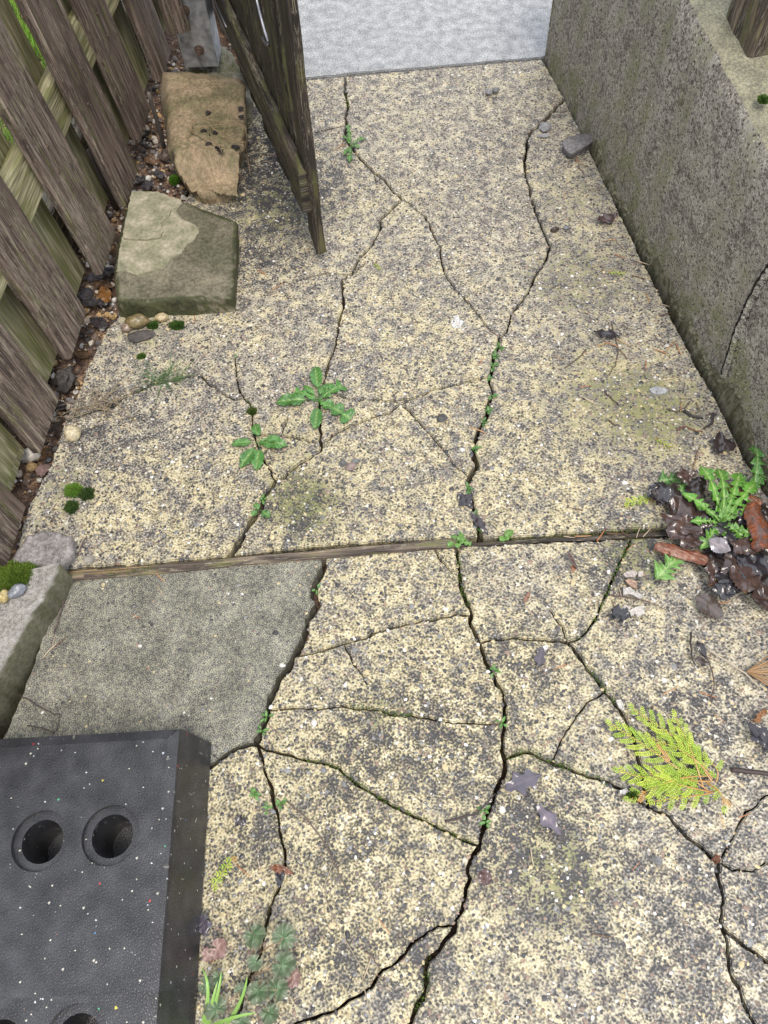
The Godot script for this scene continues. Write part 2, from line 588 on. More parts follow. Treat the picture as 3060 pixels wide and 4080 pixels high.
func make_materials():
	M.concrete = textured(concrete_texture(), 0.55)
	var pc := plain_concrete()
	M.grey = triplanar(textured(pc, 0.6, 0.5, Color(0.8, 0.795, 0.76)), 0.75)
	M.far = triplanar(textured(far_concrete(pc), 0.4, 0.5), 1.1)
	M.kerb = triplanar(textured(pc, 0.7, 0.5, Color(0.95, 0.93, 0.92)), 0.6)
	M.wall = textured(wall_texture(), 0.8)
	M.cap = triplanar(textured(pc, 0.75, 0.5, Color(0.84, 0.83, 0.74)), 0.5)
	M.soil_tex = speckle_texture(41, 512, ramp_lut([[0, [38, 28, 24]], [90, [74, 56, 46]], [150, [112, 88, 72]], [200, [150, 122, 98]], [255, [205, 180, 150]]]), 0.9, 0.6, 0.5, 0.2, 0.05, 0.012)
	M.soil = triplanar(std(0.75), 0.5)
	M.soil.albedo_texture = M.soil_tex
	M.crack = triplanar(std(0.9), 0.4)
	M.crack.albedo_texture = M.soil_tex
	M.crack.albedo_color = Color(0.7, 0.66, 0.6)
	M.grain_tex = speckle_texture(51, 512, ramp_lut([[0, [104, 102, 98]], [70, [160, 158, 154]], [128, [212, 210, 206]], [255, [255, 255, 255]]]), 1.1, 0.6, 0.3)
	var brown := ramp_lut([[0, [44, 36, 33]], [90, [80, 67, 60]], [140, [108, 93, 84]], [200, [140, 125, 113]], [255, [176, 163, 148]]])
	var olive := ramp_lut([[0, [96, 93, 70]], [90, [134, 130, 100]], [150, [164, 158, 126]], [200, [186, 179, 146]], [255, [208, 200, 170]]])
	var dark := ramp_lut([[0, [26, 22, 19]], [90, [46, 40, 34]], [140, [66, 58, 49]], [200, [96, 86, 70]], [255, [136, 124, 100]]])
	var old := ramp_lut([[0, [40, 34, 30]], [90, [76, 66, 58]], [140, [104, 92, 80]], [200, [142, 124, 100]], [255, [196, 160, 116]]])
	M.picket = textured(wood_texture(61, brown, 0.35, 0.08), 0.7)
	M.picket_flaky = textured(wood_texture(62, brown, 0.95, 0.05), 0.75)
	M.picket_olive = textured(wood_texture(63, olive, 0.0, 0.5), 0.75)
	M.gate_pale = textured(wood_texture(66, dark, 0.35, 0.4), 0.7, 0.5)
	M.gate_wood = textured(wood_texture(64, dark, 0.1, 0.2), 0.7)
	M.old_wood = textured(wood_texture(65, old, 0.2, 0.2), 0.7)
	M.stone = coloured(0.8)
	M.pebble = coloured(0.35)
	M.wet_leaf = coloured(0.22, 0.6, false)
	M.dry = coloured(0.6, 0.5, false)
	M.bark = coloured(0.4, 0.5)
	M.leaf = coloured(0.38, 0.5, false)
	M.leaf.backlight = Color(0.25, 0.3, 0.1)
	M.moss = coloured(0.85, 0.3, false)
	M.lawn = coloured(0.7, 0.3, false)
	M.agg = coloured(0.4, 0.5, false)
	M.zinc = std(0.42)
	M.zinc.metallic = 0.6
	M.zinc.albedo_texture = speckle_texture(71, 256, ramp_lut([[0, [120, 124, 130]], [128, [166, 170, 176]], [255, [200, 204, 208]]]), 0.2, 0.5, 0.8, 0.2, 0.05, 0.02)
	triplanar(M.zinc, 0.2)
	M.steel = std(0.35)
	M.steel.metallic = 0.9
	M.steel.albedo_color = Color(0.66, 0.66, 0.68)
	M.rust = std(0.6)
	M.rust.metallic = 0.6
	M.rust.albedo_color = Color(0.45, 0.38, 0.34)
	M.white = std(0.8)
	M.white.albedo_color = Color(0.9, 0.9, 0.89)

# ---------------------------------------------------------------- ground, path
func build_ground():
	# gravelly soil of the bed under the fence and under the whole path
	var st := begin()
	var x0 := -0.92
	var x1 := 0.9
	var z0 := -2.6
	var z1 := 0.35
	var nx := 150
	var nz := 230
	var rows := []
	var cols := []
	for j in nz + 1:
		var r := PackedVector3Array()
		var c := PackedColorArray()
		for i in nx + 1:
			var x: float = lerp(x0, x1, float(i) / nx)
			var z: float = lerp(z0, z1, float(j) / nz)
			var y := -0.052 + 0.012 * noise.get_noise_2d(x * 9.0, z * 9.0) + 0.009 * noise.get_noise_2d(x * 40.0, z * 40.0)
			r.append(Vector3(x, y, z))
			c.append(Color.WHITE)
		rows.append(r)
		cols.append(c)
	var o := part("soil_bed", grid_mesh(rows, cols, false, true, true), M.soil, self)
	o.set_meta("kind", "structure")
	# open ground all round, to the horizon
	var g := begin()
	quad(g, Vector3(-60, -0.075, 60), Vector3(60, -0.075, 60), Vector3(60, -0.075, -60), Vector3(-60, -0.075, -60))
	var ground := part("ground", finish(g), M.soil, self)
	ground.set_meta("kind", "structure")

func jag(p: PackedVector2Array, step: float, amp: float, sd: int) -> PackedVector2Array:
	var r := PackedVector2Array()
	for i in p.size() - 1:
		var a := p[i]
		var b := p[i + 1]
		var n := int(max(1, (b - a).length() / step))
		var s := (b - a).normalized().orthogonal()
		for k in n:
			var q := a.lerp(b, float(k) / n)
			var j := noise.get_noise_2d(q.x * 55.0 + sd * 3.7, q.y * 55.0) * 1.6 + noise.get_noise_2d(q.x * 160.0 + sd, q.y * 160.0 + 31.0)
			r.append(q + s * j * amp)
	r.append(p[p.size() - 1])
	return r

func ribbon(p: PackedVector2Array, w0: float, w1: float, sd: int) -> PackedVector2Array:
	var l := PackedVector2Array()
	var r := PackedVector2Array()
	var n := p.size()
	for i in n:
		var d := (p[min(i + 1, n - 1)] - p[max(i - 1, 0)]).normalized()
		var s := d.orthogonal()
		var w: float = lerp(w0, w1, float(i) / (n - 1)) * 0.5
		w *= 1.0 + 0.75 * noise.get_noise_2d(p[i].x * 45.0 + sd, p[i].y * 45.0 + 77.0) + 0.35 * noise.get_noise_2d(p[i].x * 140.0 + sd, p[i].y * 140.0)
		w = max(w, 0.0004)
		l.append(p[i] + s * w * (1.0 + 0.4 * noise.get_noise_2d(p[i].x * 200.0, p[i].y * 200.0)))
		r.append(p[i] - s * w)
	r.reverse()
	l.append_array(r)
	return l

func area(p: PackedVector2Array) -> float:
	var s := 0.0
	for i in p.size():
		s += p[i].cross(p[(i + 1) % p.size()])
	return s * 0.5

# split a slab along its cracks; returns the pieces
func shatter(outline: PackedVector2Array, cracks: Array) -> Array:
	var pieces := [jag(outline + PackedVector2Array([outline[0]]), 0.009, 0.0022, 3)]
	var sd := 0
	for c in cracks:
		sd += 1
		var rb := ribbon(jag(c[2], 0.006, 0.0016, sd), max(c[0] * 0.95, 2.4) * 0.001, max(c[1] * 0.95, 1.8) * 0.001, sd)
		var next := []
		for p in pieces:
			for q in Geometry2D.clip_polygons(p, rb):
				if absf(area(q)) > 0.00005 and Geometry2D.is_polygon_clockwise(q) == Geometry2D.is_polygon_clockwise(p):
					next.append(q)
		pieces = next
	return pieces

func slab_mesh(p: PackedVector2Array, depth: float, tilt: Vector2, mid: Vector2) -> ArrayMesh:
	var q := p.duplicate()
	if area(q) < 0:
		q.reverse()
	var n := q.size()
	var st := begin(false)
	var put := func(v: Vector3):
		st.set_uv((Vector2(v.x, v.z) + Vector2(0, v.y) - LO) / SZ)
		st.add_vertex(v)
	var lift := func(v: Vector2, dy: float):
		return Vector3(v.x, (v - mid).dot(tilt) + dy, v.y)
	var flat := func(poly: PackedVector2Array, dy: float):
		var idx := Geometry2D.triangulate_polygon(poly)
		for i in range(0, idx.size(), 3):
			var a: Vector3 = lift.call(poly[idx[i]], dy)
			var b: Vector3 = lift.call(poly[idx[i + 1]], dy)
			var c: Vector3 = lift.call(poly[idx[i + 2]], dy)
			var up := (b - a).cross(c - a).y > 0
			put.call(a)
			put.call(c if up else b)
			put.call(b if up else c)
	var side := func(poly: PackedVector2Array, y0: float, y1: float):
		for i in poly.size():
			var k := (i + 1) % poly.size()
			var a: Vector3 = lift.call(poly[i], y0)
			var b: Vector3 = lift.call(poly[k], y0)
			var c: Vector3 = lift.call(poly[k], y1)
			var d: Vector3 = lift.call(poly[i], y1)
			for v in [a, b, c, a, c, d]:
				put.call(v)
	# worn arris: the face steps back from the broken edge
	flat.call(q, -0.0028)
	side.call(q, -0.0028, -depth)
	for e in Geometry2D.offset_polygon(q, -0.0014, Geometry2D.JOIN_MITER):
		if area(e) > 0.00002:
			flat.call(e, 0.0)
			side.call(e, 0.0, -0.0028)
	return finish(st)

func build_path():
	var upper := pl([-0.0345, -1.8569, 0.3643, -1.8792, 0.4344, -1.882, 0.441, -1.8589, 0.4634, -1.7362, 0.5333, -1.2109, 0.5584, -1.038, 0.5772, -0.9252, 0.5984, -0.8133, 0.608, -0.7298, 0.6265, -0.6496, 0.6711, -0.6077, 0.4462, -0.6066, 0.2026, -0.6033, 0.1062, -0.6052, 0.0394, -0.6068, -0.0967, -0.6052, -0.208, -0.5988, -0.2523, -0.5957, -0.38, -0.5912, -0.4782, -0.5907, -0.5274, -0.5888, -0.5946, -0.6345, -0.591, -0.7011, -0.5779, -0.7483, -0.5637, -0.798, -0.5581, -0.8561, -0.5544, -0.886, -0.5422, -0.9401, -0.53, -1.0116, -0.506, -1.0964, -0.4883, -1.1271, -0.4425, -1.3312, -0.3502, -1.525, -0.297, -1.6795, -0.2554, -1.8498, -0.1401, -1.8501])
	var lower := pl([-0.5264, -0.5676, -0.493, -0.5696, -0.4107, -0.5751, -0.2074, -0.5814, -0.1043, -0.5874, 0.0191, -0.5897, 0.1006, -0.5921, 0.2012, -0.5925, 0.3244, -0.5907, 0.4349, -0.5888, 0.6849, -0.5924, 0.715, -0.3845, 0.5035, 0.1392, -0.3233, 0.1019, -0.5561, 0.078, -0.5961, -0.2452, -0.5619, -0.3261, -0.5479, -0.3822, -0.5353, -0.4455, -0.5297, -0.4973, -0.5281, -0.5462])
	var cu := [
		[7, 4.5, pl([-0.0339, -1.8846, -0.037, -1.7992, -0.0345, -1.7707, -0.032, -1.7408, -0.0383, -1.702, -0.0357, -1.6783, -0.0409, -1.6358, -0.0381, -1.6241, -0.0208, -1.5778, -0.0017, -1.5417, 0.0172, -1.5094, 0.0398, -1.4818, 0.0539, -1.4465, 0.0783, -1.411])],
		[4.5, 6, pl([0.0756, -1.4155, 0.0506, -1.3846, 0.0343, -1.3662, 0.025, -1.353, 0.0259, -1.3308, 0.0155, -1.3085, 0.005, -1.2825, -0.0147, -1.2536, -0.0275, -1.2325, -0.0375, -1.2039, -0.0467, -1.2008, -0.058, -1.184, -0.0568, -1.1554, -0.0549, -1.1224, -0.0618, -1.092, -0.0677, -1.0608, -0.0718, -1.0302, -0.0773, -1.0081, -0.0862, -0.9833, -0.0899, -0.9618, -0.1022, -0.9126, -0.1043, -0.8614, -0.1016, -0.7999])],
		[4, 4.5, pl([0.0756, -1.4155, 0.0989, -1.385, 0.1164, -1.3596, 0.1242, -1.3367, 0.1312, -1.3034, 0.1414, -1.2678, 0.1411, -1.2415, 0.1426, -1.2155, 0.1444, -1.1937, 0.154, -1.1679, 0.1611, -1.1475, 0.1745, -1.1282, 0.182, -1.1131, 0.1936, -1.0884, 0.2046, -1.0676, 0.2076, -1.0557, 0.2202, -1.0363, 0.233, -1.0194])],
		[8, 3.5, pl([0.4811, -1.7398, 0.4437, -1.6982, 0.4172, -1.6617, 0.3883, -1.6277, 0.3745, -1.6175, 0.3614, -1.5895, 0.3561, -1.5581, 0.3463, -1.523, 0.3418, -1.467, 0.3455, -1.437, 0.344, -1.3978, 0.3471, -1.3648, 0.3512, -1.3268, 0.3555, -1.291, 0.3613, -1.2544, 0.3482, -1.2163, 0.32, -1.1727, 0.3033, -1.1368, 0.2844, -1.1091, 0.2621, -1.0797, 0.2562, -1.0603, 0.249, -1.0377, 0.233, -1.0194])],
		[4.5, 9, pl([0.2338, -1.0262, 0.2269, -0.9974, 0.2159, -0.976, 0.213, -0.9587, 0.2059, -0.9333, 0.2006, -0.923, 0.2028, -0.906, 0.2036, -0.8913, 0.1948, -0.8713, 0.1906, -0.8482, 0.1835, -0.8357, 0.1706, -0.8128, 0.1627, -0.7909, 0.1574, -0.7625, 0.1612, -0.7463, 0.1602, -0.737, 0.1479, -0.723, 0.1417, -0.7079, 0.1419, -0.6871, 0.1453, -0.6603, 0.1485, -0.6254, 0.1578, -0.5877])],
		[2, 2.4, pl([0.2052, -0.927, 0.1713, -0.9219, 0.1422, -0.9134, 0.1, -0.9058, 0.0802, -0.8947, 0.0574, -0.888, 0.0403, -0.8768, 0.0318, -0.8713, 0.0181, -0.86, -0.01, -0.8519, -0.0429, -0.8391, -0.0699, -0.8261, -0.0837, -0.8152, -0.1032, -0.8])],
		[4.5, 5, pl([-0.1007, -0.8066, -0.1025, -0.7875, -0.116, -0.7778, -0.1366, -0.7659, -0.1522, -0.752, -0.163, -0.7369, -0.1778, -0.7305])],
		[2.5, 4, pl([-0.2595, -1.0145, -0.2582, -0.9846, -0.2534, -0.9518, -0.2501, -0.9334, -0.2392, -0.9117, -0.2279, -0.8974, -0.2234, -0.8837, -0.2227, -0.8634, -0.2203, -0.8392, -0.2129, -0.8093, -0.2042, -0.7847, -0.1917, -0.7602, -0.1867, -0.7477, -0.177, -0.7295])],
		[6, 12, pl([-0.1755, -0.7368, -0.1884, -0.7175, -0.1981, -0.7028, -0.2028, -0.679, -0.2145, -0.6631, -0.2244, -0.6429, -0.2334, -0.6239, -0.2425, -0.6076, -0.254, -0.5843])],
		[8, 2.5, pl([-0.5726, -0.8812, -0.5407, -0.8881, -0.5092, -0.8993, -0.4723, -0.9091, -0.4577, -0.9268, -0.4307, -0.9397, -0.4044, -0.9549, -0.3878, -0.958, -0.3211, -0.9705, -0.3054, -0.9479, -0.279, -0.9249, -0.2566, -0.9098, -0.2367, -0.9094])],
		[2.5, 2, pl([-0.2176, -0.8311, -0.1723, -0.8261, -0.1504, -0.8197, -0.1287, -0.8124, -0.1015, -0.8038])],
		[2, 1, pl([-0.0369, -1.6734, -0.0705, -1.663, -0.1124, -1.6518, -0.1498, -1.6404])],
		[2.2, 1, pl([-0.0448, -1.2019, -0.0804, -1.2097, -0.1106, -1.2057, -0.1444, -1.1956, -0.178, -1.1894])],
		[1.6, 1, pl([0.0574, -0.887, 0.0194, -0.8855, -0.0191, -0.8912, -0.052, -0.8935, -0.0748, -0.9086])],
		[1.4, 1.4, pl([0.0435, -0.8756, 0.0585, -0.8542, 0.0703, -0.8364, 0.0847, -0.8127, 0.0988, -0.7884, 0.1106, -0.7685, 0.1261, -0.7393, 0.1444, -0.7196])],
		[1.6, 0.8, pl([-0.0375, -1.2026, -0.0205, -1.2191, -0.0089, -1.2363])],
		[1.6, 0.8, pl([0.0401, -1.4863, 0.0217, -1.4758, 0.0188, -1.5001])],
		[1.4, 0.8, pl([-0.1723, -0.8261, -0.1676, -0.8406, -0.1597, -0.8601])],
		[2.2, 0.8, pl([0.4297, -1.6825, 0.4528, -1.6753, 0.4811, -1.6881])]]
	var cl := [
		[11, 10, pl([-0.1012, -0.5955, -0.0993, -0.5715, -0.1068, -0.5549, -0.1141, -0.5426, -0.1157, -0.519, -0.11, -0.5054, -0.1172, -0.4927, -0.1265, -0.4811, -0.1286, -0.4586, -0.1355, -0.4413, -0.1472, -0.423, -0.156, -0.4041, -0.1674, -0.3906, -0.174, -0.377, -0.1805, -0.3635, -0.1834, -0.3453, -0.1864, -0.332, -0.1926, -0.317, -0.2006, -0.2965])],
		[6, 7, pl([-0.1967, -0.2969, -0.2201, -0.2937, -0.2375, -0.2882, -0.2475, -0.2791, -0.2606, -0.2696, -0.3081, -0.2484, -0.4211, -0.2298, -0.5089, -0.2223, -0.619, -0.2042])],
		[6, 6, pl([0.1108, -0.599, 0.1135, -0.5715, 0.1137, -0.5503, 0.1128, -0.5264, 0.1146, -0.5074, 0.1223, -0.4915, 0.1257, -0.476, 0.1217, -0.4641, 0.1268, -0.4459, 0.1322, -0.4308, 0.1354, -0.416, 0.1384, -0.3993, 0.1454, -0.3826, 0.1519, -0.3634, 0.1583, -0.3492, 0.1569, -0.3269, 0.1556, -0.311, 0.1495, -0.2877, 0.1472, -0.2685, 0.1501, -0.255, 0.1479, -0.2425, 0.1403, -0.2268, 0.1325, -0.215, 0.1265, -0.2014, 0.1164, -0.1841, 0.1106, -0.1708, 0.1052, -0.1555, 0.0997, -0.1443, 0.0907, -0.1334, 0.0833, -0.1209, 0.0856, -0.1075, 0.0808, -0.0951, 0.0751, -0.0792, 0.0724, -0.0703, 0.0632, -0.0602, 0.059, -0.0468, 0.0478, -0.0386, 0.0393, -0.0272, 0.0247, -0.0178, 0.0194, -0.008, 0.0196, 0.0054, 0.0194, 0.0152, 0.0142, 0.0246, 0.0039, 0.0352, -0.0026, 0.0491, -0.0131, 0.0756, -0.0266, 0.124])],
		[3.5, 3.5, pl([-0.2019, -0.2959, -0.1767, -0.2849, -0.148, -0.2775, -0.1285, -0.2701, -0.1072, -0.2658, -0.0834, -0.2563, -0.069, -0.2424, -0.0584, -0.2325, -0.0441, -0.2244, -0.0274, -0.2138, -0.0134, -0.204, 0.0049, -0.1947, 0.0249, -0.1847, 0.0392, -0.1763, 0.0571, -0.1678, 0.0765, -0.1569, 0.0941, -0.1486, 0.103, -0.1458])],
		[5, 4, pl([-0.1986, -0.2957, -0.1922, -0.2767, -0.1866, -0.2612, -0.1776, -0.2358, -0.1726, -0.2112, -0.166, -0.1947, -0.1639, -0.1793, -0.1606, -0.1634, -0.1573, -0.1501, -0.1553, -0.1403, -0.1587, -0.122, -0.1669, -0.1038, -0.1743, -0.0863, -0.1798, -0.069, -0.1814, -0.0638, -0.1864, -0.0341, -0.2026, 0.0002, -0.2173, 0.0522, -0.2306, 0.1149])],
		[2.6, 2.6, pl([-0.1834, -0.3446, -0.1446, -0.3445, -0.1112, -0.3419, -0.0751, -0.3433, -0.0578, -0.3396, -0.0312, -0.3361, -0.0154, -0.3318, -0.0004, -0.3263, 0.0213, -0.3244, 0.0409, -0.32, 0.0629, -0.3141, 0.089, -0.3107, 0.1151, -0.3079, 0.1431, -0.305, 0.1568, -0.3043])],
		[2.8, 3.2, pl([-0.1465, -0.4244, -0.1244, -0.4253, -0.1036, -0.4299, -0.0729, -0.4384, -0.0407, -0.4446, -0.0193, -0.4545, -0.0001, -0.46, 0.0233, -0.4647, 0.0496, -0.4684, 0.0731, -0.4715, 0.0923, -0.4734, 0.0996, -0.4768, 0.1135, -0.4744, 0.1267, -0.4721])],
		[3, 3.5, pl([0.1307, -0.4302, 0.1559, -0.4323, 0.181, -0.4331, 0.2084, -0.43, 0.2383, -0.4261, 0.2627, -0.4232, 0.2798, -0.4258, 0.2983, -0.441, 0.3165, -0.4646, 0.3297, -0.4868, 0.3439, -0.5092, 0.3576, -0.5322, 0.3689, -0.5533, 0.386, -0.5768, 0.395, -0.5997])],
		[5, 4.5, pl([0.2617, -0.4254, 0.2708, -0.4132, 0.2789, -0.3962, 0.2874, -0.3787, 0.298, -0.362, 0.3079, -0.3428, 0.3178, -0.3246, 0.3238, -0.3109, 0.3303, -0.2973, 0.334, -0.2769, 0.3352, -0.2449, 0.3351, -0.2079, 0.3361, -0.1826, 0.3624, -0.1694, 0.369, -0.155, 0.3784, -0.143, 0.392, -0.1309, 0.4032, -0.1174, 0.4109, -0.1097, 0.4064, -0.0967, 0.407, -0.0803, 0.4071, -0.0696, 0.4023, -0.0576, 0.397, -0.0437, 0.3972, -0.0333])],
		[5, 4, pl([0.1472, -0.2577, 0.1685, -0.2629, 0.1856, -0.2651, 0.2015, -0.2547, 0.2175, -0.2457, 0.2418, -0.2375, 0.2611, -0.2278, 0.2848, -0.2185, 0.3037, -0.2083, 0.3145, -0.1993, 0.3371, -0.1813])],
		[4, 4, pl([0.3974, -0.0364, 0.3986, -0.0229, 0.3965, -0.0063, 0.3949, 0.015, 0.3995, 0.0299, 0.4007, 0.0463, 0.4062, 0.0607, 0.4139, 0.0998, 0.4211, 0.1484])],
		[5, 5, pl([0.3963, -0.0344, 0.4082, -0.0245, 0.4192, -0.0138, 0.4299, -0.0047, 0.4405, 0.0043, 0.4819, 0.0377, 0.5606, 0.0838])],
		[2.4, 2.4, pl([0.4092, -0.1076, 0.4247, -0.1236, 0.4387, -0.1399, 0.4524, -0.1588, 0.4634, -0.17, 0.4796, -0.1768, 0.4956, -0.1897, 0.5378, -0.2031, 0.672, -0.2267])],
		[3.6, 3, pl([0.0615, -0.054, 0.0391, -0.053, 0.027, -0.0484, 0.013, -0.0403, -0.0009, -0.0307, -0.0096, -0.021, -0.0216, -0.013, -0.0333, -0.0086, -0.041, -0.0025, -0.0488, 0.0085, -0.0588, 0.0163, -0.0759, 0.0218, -0.0873, 0.0295, -0.1003, 0.0336, -0.1172, 0.0362, -0.134, 0.0415, -0.1618, 0.0501, -0.1981, 0.1207])],
		[1.8, 0.8, pl([-0.0708, -0.4383, -0.0598, -0.4108, -0.0448, -0.3865, -0.0385, -0.3742])],
		[1.8, 1.4, pl([0.0758, -0.5962, 0.0861, -0.5683, 0.0992, -0.5512, 0.1155, -0.5462])],
		[1.8, 1, pl([0.3045, -0.3423, 0.2791, -0.3308, 0.2633, -0.3163, 0.2467, -0.2954, 0.2332, -0.2805, 0.2152, -0.2515])],
		[1.8, 0.8, pl([0.2639, -0.4216, 0.2598, -0.4485, 0.2503, -0.464, 0.2446, -0.4773])],
		[1.6, 0.8, pl([0.413, -0.1085, 0.4263, -0.0996, 0.4536, -0.0965, 0.472, -0.1066])]]
	var path := setting("path")
	var stones: Array[Transform3D] = []
	var tints: Array[Color] = []
	var g := RandomNumberGenerator.new()
	g.seed = 404
	var grey_at := Vector3(-0.3239, 0, -0.4449)
	for lv in 2:
		var pcs := shatter(upper if lv == 0 else lower, cu if lv == 0 else cl)
		for p in pcs:
			var c := Vector2.ZERO
			for v in p:
				c += v
			c /= p.size()
			var grey := lv == 1 and Geometry2D.is_point_in_polygon(Vector2(grey_at.x, grey_at.z), p)
			var y := (0.0 if lv == 0 else -0.006) + g.randf_range(-0.0016, 0.0016)
			if grey:
				y += 0.003
			var tilt := Vector2(g.randf_range(-1, 1), g.randf_range(-1, 1)) * 0.003
			part("slab_piece", slab_mesh(p, 0.045, tilt, c), M.grey if grey else M.concrete, path, Vector3(0, y, 0))
			# exposed pebbles of the aggregate standing out of the worn face
			var box := Rect2(p[0], Vector2.ZERO)
			for v in p:
				box = box.expand(v)
			var count := int(box.get_area() * (4000 if grey else 24000))
			for k in count:
				var q := Vector2(g.randf_range(box.position.x, box.end.x), g.randf_range(box.position.y, box.end.y))
				if q.y > 0.12 or not Geometry2D.is_point_in_polygon(q, p):
					continue
				var s := 0.0011 + 0.0024 * pow(g.randf(), 2.0)
				if g.randf() < 0.04:
					s *= 1.7
				var bs := Basis(Vector3.UP, g.randf() * TAU) * Basis.from_scale(Vector3(s, s * 0.42, s * g.randf_range(0.65, 1.0)))
				stones.append(Transform3D(bs, Vector3(q.x, y + (q - c).dot(tilt) - s * 0.1, q.y)))
				var pick := g.randf()
				var t := Color(0.085, 0.08, 0.078)
				if pick < 0.3:
					t = Color(0.05, 0.048, 0.05)
				elif pick < 0.5:
					t = Color(0.15, 0.125, 0.105)
				elif pick < 0.62:
					t = Color(0.2, 0.2, 0.2)
				elif pick < 0.72:
					t = Color(0.24, 0.17, 0.13)
				elif pick < 0.77:
					t = Color(0.62, 0.6, 0.56)
				elif pick < 0.9:
					t = Color(0.46, 0.38, 0.22)
				tints.append(t * g.randf_range(0.8, 1.25))
	var mm := MultiMesh.new()
	mm.transform_format = MultiMesh.TRANSFORM_3D
	mm.use_colors = true
	mm.mesh = pebble_mesh(Vector3.ONE, 4, 0.35, Color.WHITE, Color.WHITE, 3, 8)
	mm.instance_count = stones.size()
	for i in stones.size():
		mm.set_instance_transform(i, stones[i])
		mm.set_instance_color(i, tints[i])
	var mi := MultiMeshInstance3D.new()
	mi.name = "aggregate"
	mi.multimesh = mm
	mi.material_override = M.agg
	mi.set_meta("kind", "stuff")
	path.add_child(mi)
	print("pebbles ", stones.size())
	# the smoother slab beyond the joint, cast later
	var far := pl([-0.2391, -1.8556, -0.1291, -1.8564, -0.0432, -1.8632, -0.0321, -1.8659, 0.1359, -1.8725, 0.365, -1.8848, 0.4342, -1.8877, 0.4503, -1.8918, 0.545, -2.26, 0.7017, -3.2525, -0.6873, -3.4303, -0.3555, -2.1749])
	part("slab_piece", slab_mesh(jag(far, 0.02, 0.0015, 8), 0.05, Vector2.ZERO, Vector2.ZERO), M.far, path, Vector3(0, 0.002, 0))

